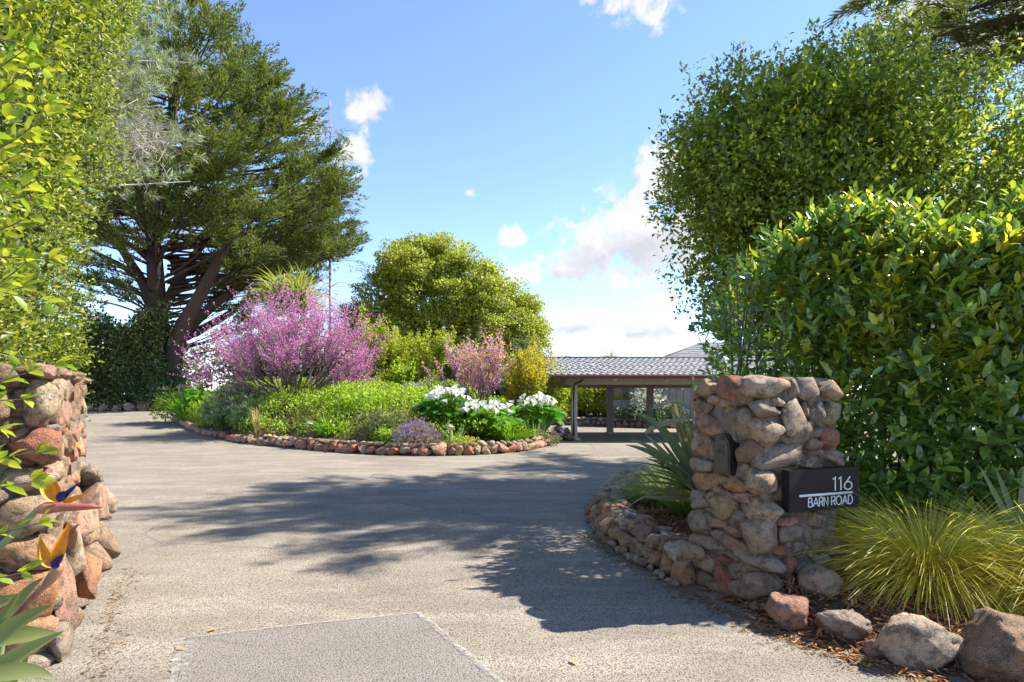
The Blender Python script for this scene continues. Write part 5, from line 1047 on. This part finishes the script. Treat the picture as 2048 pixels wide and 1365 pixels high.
tag(leaves('white_blossoms', q+np.array([0, 0, .08]), rdir(len(q)), UP+rdir(len(q))*.4, .06, .05, M['white'], None, T2), 'tiny white blossoms sprinkled over the ground cover', 'blossoms', kind='stuff')

# redbuds
def redbud(name, label, base, dirs, L, r, depth, kids, fl, step, fs, extra=None, spread=.42, ratio=.64, up=.25, tw=twigm, ks=(2, 3), lo=.1, clus=1):
    t = thing(name, label, 'tree', tuple(base)); sk = tree_skeleton(np.array(base, float), dirs, L, r, depth, kids, spread, up, .09, ratio, 5, .55)
    skeleton_ob('trunk', sk, tw, t, off=base, kmax=1); skeleton_ob('twigs', sk, greytwig, t, off=base, kmin=2)
    P, D = on_twigs(sk, ks, step, lo, clus); P = P+rdir(len(P))*.035; n = len(P); m = leaves('blossom', P-np.array(base), rdir(n), rdir(n), fs*rng.uniform(.6, 1.4, n), fs*.8, M[fl], t, T2); m['kind'] = 'stuff'
    if extra:
        em, est, es = extra; P, D = on_twigs(sk, (depth,), est, .4); P = P+rdir(len(P))*.06; n = len(P); m = leaves('young_leaves', P-np.array(base), rdir(n), rdir(n)+UP, es*rng.uniform(.6, 1.3, n), es*.8, M[em], t, T2); m['kind'] = 'stuff'
    return t
rbx, rby = BX(583, 23.2), 23.2
dirs = [((math.cos(a)*s*1.1, math.sin(a)*s*.8, z), l) for a, s, z, l in [(3.1, 1.5, 1, 1.15), (2.7, 1.2, 1, 1.1), (3.6, 1.4, .75, 1.1), (2.2, .8, 1.2, 1.1), (0, 1.3, .9, 1.1), (.4, .9, 1.1, 1.1), (-.4, 1.2, .7, 1.1), (1.2, .6, 1.3, 1.05), (-1.2, .7, 1, 1.), (.1, .4, 1.4, 1.1), (4.2, .8, 1, 1.), (5.2, .8, .9, 1.), (.0, 1.9, .6, 1.05), (3.3, 2.0, .6, 1.1)]]
dirs = dirs+[((math.cos(a)*s_*1.1, math.sin(a)*s_*.8, z), l) for a, s_, z, l in [(.2, .7, 1.3, 1.15), (2.9, .7, 1.3, 1.15), (1.8, .5, 1.4, 1.1), (5.9, .6, 1.2, 1.1), (.05, 1.1, 1.15, 1.15), (3.3, .9, 1.2, 1.15)]]
redbud('redbud_tree', 'wide magenta-flowered redbud with many slender stems in the island bed', (rbx, rby, float(bedz(rbx, rby))-.05), dirs, 1.58, .05, 3, (6, 5, 4), 'magenta', .06, .05, ('lime', .9, .05), .42, .75, .14)
r2x, r2y = BX(958, 21.5), 21.5
dirs = [((math.cos(a)*.6, math.sin(a)*.5, 1.2), 1.) for a in np.linspace(0, 5.6, 7)]
redbud('redbud_tree', 'smaller pink redbud with golden young leaves above the white lilies', (r2x, r2y, float(bedz(r2x, r2y))-.05), dirs, 1.25, .035, 3, (5, 5, 3), 'pinkb', .042, .055, ('gold', .08, .09), .5, .68, .18)
# shrubs inside the bed: loose, twiggy
def loose(name, label, px, Y, L, mat, fs, step, nst=8, sl=.55, up=.3, kids=(5, 4), dz=0., tw=twigm):
    x, y = BX(px, Y), Y; base = np.array([x, y, float(bedz(x, y))+dz]); t = thing(name, label, 'shrub', tuple(base))
    dirs = [((math.cos(a)*sl*rng.uniform(.5, 1.3), math.sin(a)*sl, 1.1), rng.uniform(.8, 1.2)) for a in np.linspace(0, 6, nst)]
    sk = tree_skeleton(base, dirs, L, .02, 2, kids, .5, up, .1, .62, 5, .55); skeleton_ob('stem', sk, tw, t, off=base, sides=(5, 4, 3, 3))
    P, D = on_twigs(sk, (1, 2), step, .1, 3); P = P+rdir(len(P))*.09; n = len(P); m = leaves('foliage', P-base, D*.5+rdir(n), rdir(n)*.6+UP, fs*rng.uniform(.6, 1.4, n), fs*.5, M[mat], t, T4)
    return t
loose('lime_shrub', 'tall airy lime-green shrub behind the magenta redbud', 762, 26, 1.75, 'lime', .12, .05, 9)
loose('lime_shrub', 'bright lime shrub in the middle of the bed below the oak', 845, 26.5, 1.55, 'lime', .12, .05, 9)
loose('lime_shrub', 'low lime foliage between the two redbuds', 800, 24.5, .8, 'cover', .11, .05, 9)
loose('yellow_shrub', 'yellow-green twiggy shrub next to the carport eave', 1043, 21.2, 1.45, 'gold', .085, .05, 10, .38)
loose('yellow_shrub', 'green and gold shrub below the carport eave at the bed end', 1066, 21.8, 1.15, 'lime', .085, .05, 9, .35)
loose('olive_shrub', 'grey-green shrub rising behind the yellow shrub', 1048, 27, 2.1, 'olive', .11, .045, 9, .5, dz=-.3)
loose('olive_shrub', 'dull green shrub under the oak behind the pink redbud', 905, 28.5, 1.7, 'olive', .12, .045, 9, .5)
loose('olive_shrub', 'brownish twiggy shrub at the foot of the magenta redbud', 700, 24.2, .75, 'olive', .09, .05, 9, .7)
# cordyline behind the redbud
cx_, cy_ = BX(583, 29.5), 29.5; cd = thing('cordyline', 'strappy pale green cordyline head rising behind the magenta redbud', 'cordyline', (cx_, cy_, float(bedz(cx_, cy_))-.05))
mb = MB(); mb.tube([(0, 0, 0), (.05, 0, 2.0), (.0, 0, 3.9)], [.2, .16, .14], 9); mb.build('trunk', bark, cd)
n = 620; a = rng.uniform(-3.14, 3.14, n); P = np.c_[rng.normal(size=n)*.12+np.sign(rng.random(n)-.5)*.45, rng.normal(size=n)*.15, 4.1+rng.uniform(-.3, .6, n)]
o_ = blades('leaves', P, a, rng.uniform(1.3, 2.2, n), .08, rng.uniform(.05, 1.2, n), rng.uniform(.5, 1.6, n), M['yucca'], cd, 6); o_['kind'] = 'stuff'
# silver pride-of-madeira mound
def whorl_shrub(name, label, px, Y, r, h, nw, L, Wd, mat, cat='shrub'):
    x = BX(px, Y); base = np.array([x, Y, float(bedz(x, Y))-.03]); t = thing(name, label, cat, tuple(base))
    O = rdir(nw); O[:, 2] = np.abs(O[:, 2])*.9+.05; c = O*np.array([r, r, h]); per = 24; f = rng.random((nw, per)); rad = rdir(nw*per).reshape(nw, per, 3); ax = norm(O+UP*.5)
    P = c[:, None]-ax[:, None]*(.22*f)[..., None]; D = rad+ax[:, None]*(.25+.9*(1-f))[..., None]
    leaves('foliage', P.reshape(-1, 3), D.reshape(-1, 3), np.repeat(ax, per, 0)-.3*rad.reshape(-1, 3), L*rng.uniform(.7, 1.2, nw*per), Wd, M[mat], t, TN)
    mb = MB(); [mb.tube([(0, 0, 0), q*.5, q], [.03, .02, .01], 4, False) for q in c[::3]]; mb.build('stem', twigm, t)
whorl_shrub('silver_echium', 'large silver-green whorled shrub below the magenta redbud', 485, 23.6, 1.35, 1.35, 190, .26, .05, 'silver')
whorl_shrub('silver_echium', 'lower silver-green whorled shrub spilling toward the stone border', 520, 22.3, .9, .8, 100, .24, .045, 'silver')
# strappy clumps
def strappy(label, px, Y, n, L, mat, W_=.035, th=(.05, .9), dr=(.6, 1.5), name='strappy_clump', cat='plant', cr=.25):
    x = BX(px, Y); return grass_clump(label, x, Y, float(bedz(x, Y)), n, L, M[mat], None, 3.14, W_, th, dr, cr, name, None, cat)
strappy('agapanthus clump of arching green straps beside the path light', 655, 18.9, 170, .9, 'strap')
strappy('arching green daylily clump at the carport end of the bed', 1020, 18.3, 260, .95, 'strap', cr=.4)
strappy('broad-leaved green clump at the shaded end of the bed', 385, 27.0, 150, 1.5, 'strap', .09, (.0, .7), (.3, 1.2), cr=.5)
strappy('blue-grey iris swords below the yellow shrub', 1070, 19.6, 60, .85, 'silver', .03, (.0, .45), (.0, .4), cr=.3)
strappy('pale sword leaves at the second path light', 910, 17.1, 26, .75, 'silver', .03, (.1, .75), (.0, .4), cr=.15)
strappy('straw-coloured dry grass tuft leaning over the stone border', 515, 20.6, 90, .95, 'straw', .02, (.0, .3), (-.2, .3), cr=.08, cat='grass')
# mounds
def mound(name, label, px, Y, r, h, n, L, Wd, mat, cat='shrub', ry=None): x = BX(px, Y); return shrub(name, label, cat, (x, Y, float(bedz(x, Y))-.05), r, h, n, L, Wd, M[mat], 36, .2, T4, ry=ry)
lv = mound('lavender_mound', 'rounded lavender with purple flower tops on the stone border', 833, 17.0, .66, .62, 3000, .1, .018, 'lavleaf', 'lavender')
n = 430; a = rng.uniform(0, 6.28, n); e = np.arccos(1-rng.random(n)*.8); P = np.c_[np.cos(a)*np.sin(e)*.66, np.sin(a)*np.sin(e)*.66, np.cos(e)*.60+.06]; o_ = leaves('flowers', P, norm(P+UP*.8), rdir(n), rng.uniform(.05, .1, n), .03, M['purple'], lv, T2); o_['kind'] = 'stuff'
mound('grey_mound', 'soft grey-green mound on the border beside the lavender', 765, 18.0, .8, .7, 2600, .14, .02, 'olive')
mound('lime_mound', 'low lime cushion under the second path light', 925, 16.95, .5, .28, 1600, .05, .03, 'lime')
mound('thyme_mound', 'grey trailing cushion hanging over the carport end of the border', 1085, 19.6, .55, .45, 1800, .05, .025, 'olive')
mound('green_mound', 'bright leafy mound at the shaded tip of the bed', 372, 28.2, 1.3, 1.2, 3600, .14, .07, 'cover')
mound('green_mound', 'leafy mound between the lily clump and silver shrub', 430, 24.6, 1.0, .8, 3000, .12, .06, 'cover')
mound('bronze_mound', 'small brownish cushion behind the stone border under the silver shrub', 455, 22.6, .5, .4, 1200, .08, .04, 'ivy')
mound('green_mound', 'fresh green cushion beside the lavender on the bed edge', 775, 17.3, .45, .42, 1500, .09, .045, 'cover')
mound('mixed_mound', 'dense light green mound behind the strappy clump', 720, 20.2, 1.1, .6, 3200, .1, .05, 'cover')
# purple spikes
def spikes(label, px, Y, n, h0, sp):
    x = BX(px, Y); t = thing('purple_flowers', label, 'flowers', (x, Y, float(bedz(x, Y))), 0, 'purple flower heads in the island bed')
    mb = MB()
    for i in range(n):
        b = np.array([rng.normal()*sp, rng.normal()*sp, h0+rng.normal()*.08]); mb.tube([(b[0]*.5, b[1]*.5, 0), b], [.008, .005], 4, False)
        q = b+rng.normal(size=(60, 3))*np.array([.05, .05, .08]); o_ = leaves('flower_head', q, rdir(60), rdir(60), .045, .04, M['purple'], t, T2); o_['kind'] = 'stuff'
    mb.build('stem', twigm, t)
spikes('purple limonium heads standing in the middle of the ground cover', 815, 22.0, 3, .72, .16); spikes('purple limonium heads just left of the white lilies', 848, 21.0, 4, .68, .2); spikes('lone purple flower head at the shaded tip of the bed', 362, 28.0, 1, 1.35, .05); spikes('tiny purple flowers at the carport end of the border', 1112, 21.0, 2, .45, .08)
# calla lilies
def spathe_mesh():
    V, F = [], []; n = 12; rings = [(0, .006), (.35, .02), (.7, .05), (1., .085)]
    for i, (z, r) in enumerate(rings):
        for j in range(n):
            a = j*2*math.pi/n; lip = (math.cos(a)*.5+.5) if i == 3 else 0
            V.append((r*math.cos(a)*(1+.5*lip), r*math.sin(a), z*.16+.05*lip*(1 if i == 3 else 0)-.02*(i == 3)))
    for i in range(3):
        for j in range(n): F.append((i*n+j, i*n+(j+1) % n, (i+1)*n+(j+1) % n, (i+1)*n+j))
    return mk_mesh('flower', V, [np.array(F)], M['white'], True)
cme = spathe_mesh(); spx = plain('spadix', (.7, .5, .05), .6, .3)
cl_leaf = (np.array([(0, 0, 0), (.35, 0, .02), (.7, 0, .0), (1, 0, -.14), (-.05, .3, .02), (.25, .5, .08), (.65, .36, .03), (-.05, -.3, .02), (.25, -.5, .08), (.65, -.36, .03)], float), np.array([(0, 1, 5), (0, 5, 4), (1, 2, 6), (1, 6, 5), (2, 3, 6), (0, 8, 1), (0, 7, 8), (1, 9, 2), (1, 8, 9), (2, 9, 3)]))
def calla(label, px, Y, rx, ry, h, nl, nf, tall=.2):
    x = BX(px, Y); b = np.array([x, Y, float(bedz(x, Y))-.04]); t = thing('calla_lily', label, 'lily', tuple(b), 0, 'white calla lily clumps')
    a = rng.uniform(0, 6.28, nl); r = np.sqrt(rng.random(nl)); P = np.c_[np.cos(a)*r*rx, np.sin(a)*r*ry, h*(.45+.5*np.sqrt(1-.85*r*r))*rng.uniform(.75, 1.1, nl)]
    D = np.c_[np.cos(a)*(.4+r), np.sin(a)*(.4+r)-.25, .25-.5*r+.3*rng.normal(size=nl)]; N = np.c_[np.cos(a)*r*.5, np.sin(a)*r*.5-.3, np.ones(nl)]+.25*rng.normal(size=(nl, 3)); L = rng.uniform(.28, .46, nl)
    lm = mk_mesh('leaf', cl_leaf[0], [cl_leaf[1]], M['calla'], True); leaf_objs('leaf', P+b, D, N, L, L*.62, lm, t)
    mb = MB()
    for i in range(nl): mb.tube([(P[i][0]*.3, P[i][1]*.3, 0), (P[i][0]*.7, P[i][1]*.7, P[i][2]*.6), P[i]], [.012, .01, .007], 4, False)
    for i in range(nf):
        a_ = rng.uniform(0, 6.28); r_ = math.sqrt(rng.random()); q = np.array([math.cos(a_)*r_*rx*.9, math.sin(a_)*r_*ry*.9-.1, h*(.62+.45*math.sqrt(1-.8*r_*r_))+rng.uniform(0, tall)])
        mb.tube([(q[0]*.4, q[1]*.4, 0), (q[0]*.8, q[1]*.8, q[2]*.6), q], [.012, .011, .009], 5, False)
        o = bpy.data.objects.new('flower', cme); link(o, t); o.location = q; s = rng.uniform(.8, 1.25); o.scale = (s, s, s); o.rotation_euler = (rng.normal()*.3+.25, rng.normal()*.3, rng.uniform(0, 6.28))
    mb.build('stalk', M['strap'], t)
calla('tall calla lily clump with white flowers beside the purple heads', 895, 18.7, .8, .7, .95, 130, 38)
calla('lower calla lily clump in the middle of the white drift', 968, 18.6, .85, .7, .72, 130, 36)
calla('calla lily clump nearest the carport below the yellow shrub', 1068, 20.2, .75, .6, 1.1, 110, 34)
calla('sparse calla lilies at the shaded tip of the bed', 400, 26.6, .6, .6, 1.3, 40, 4, .3)
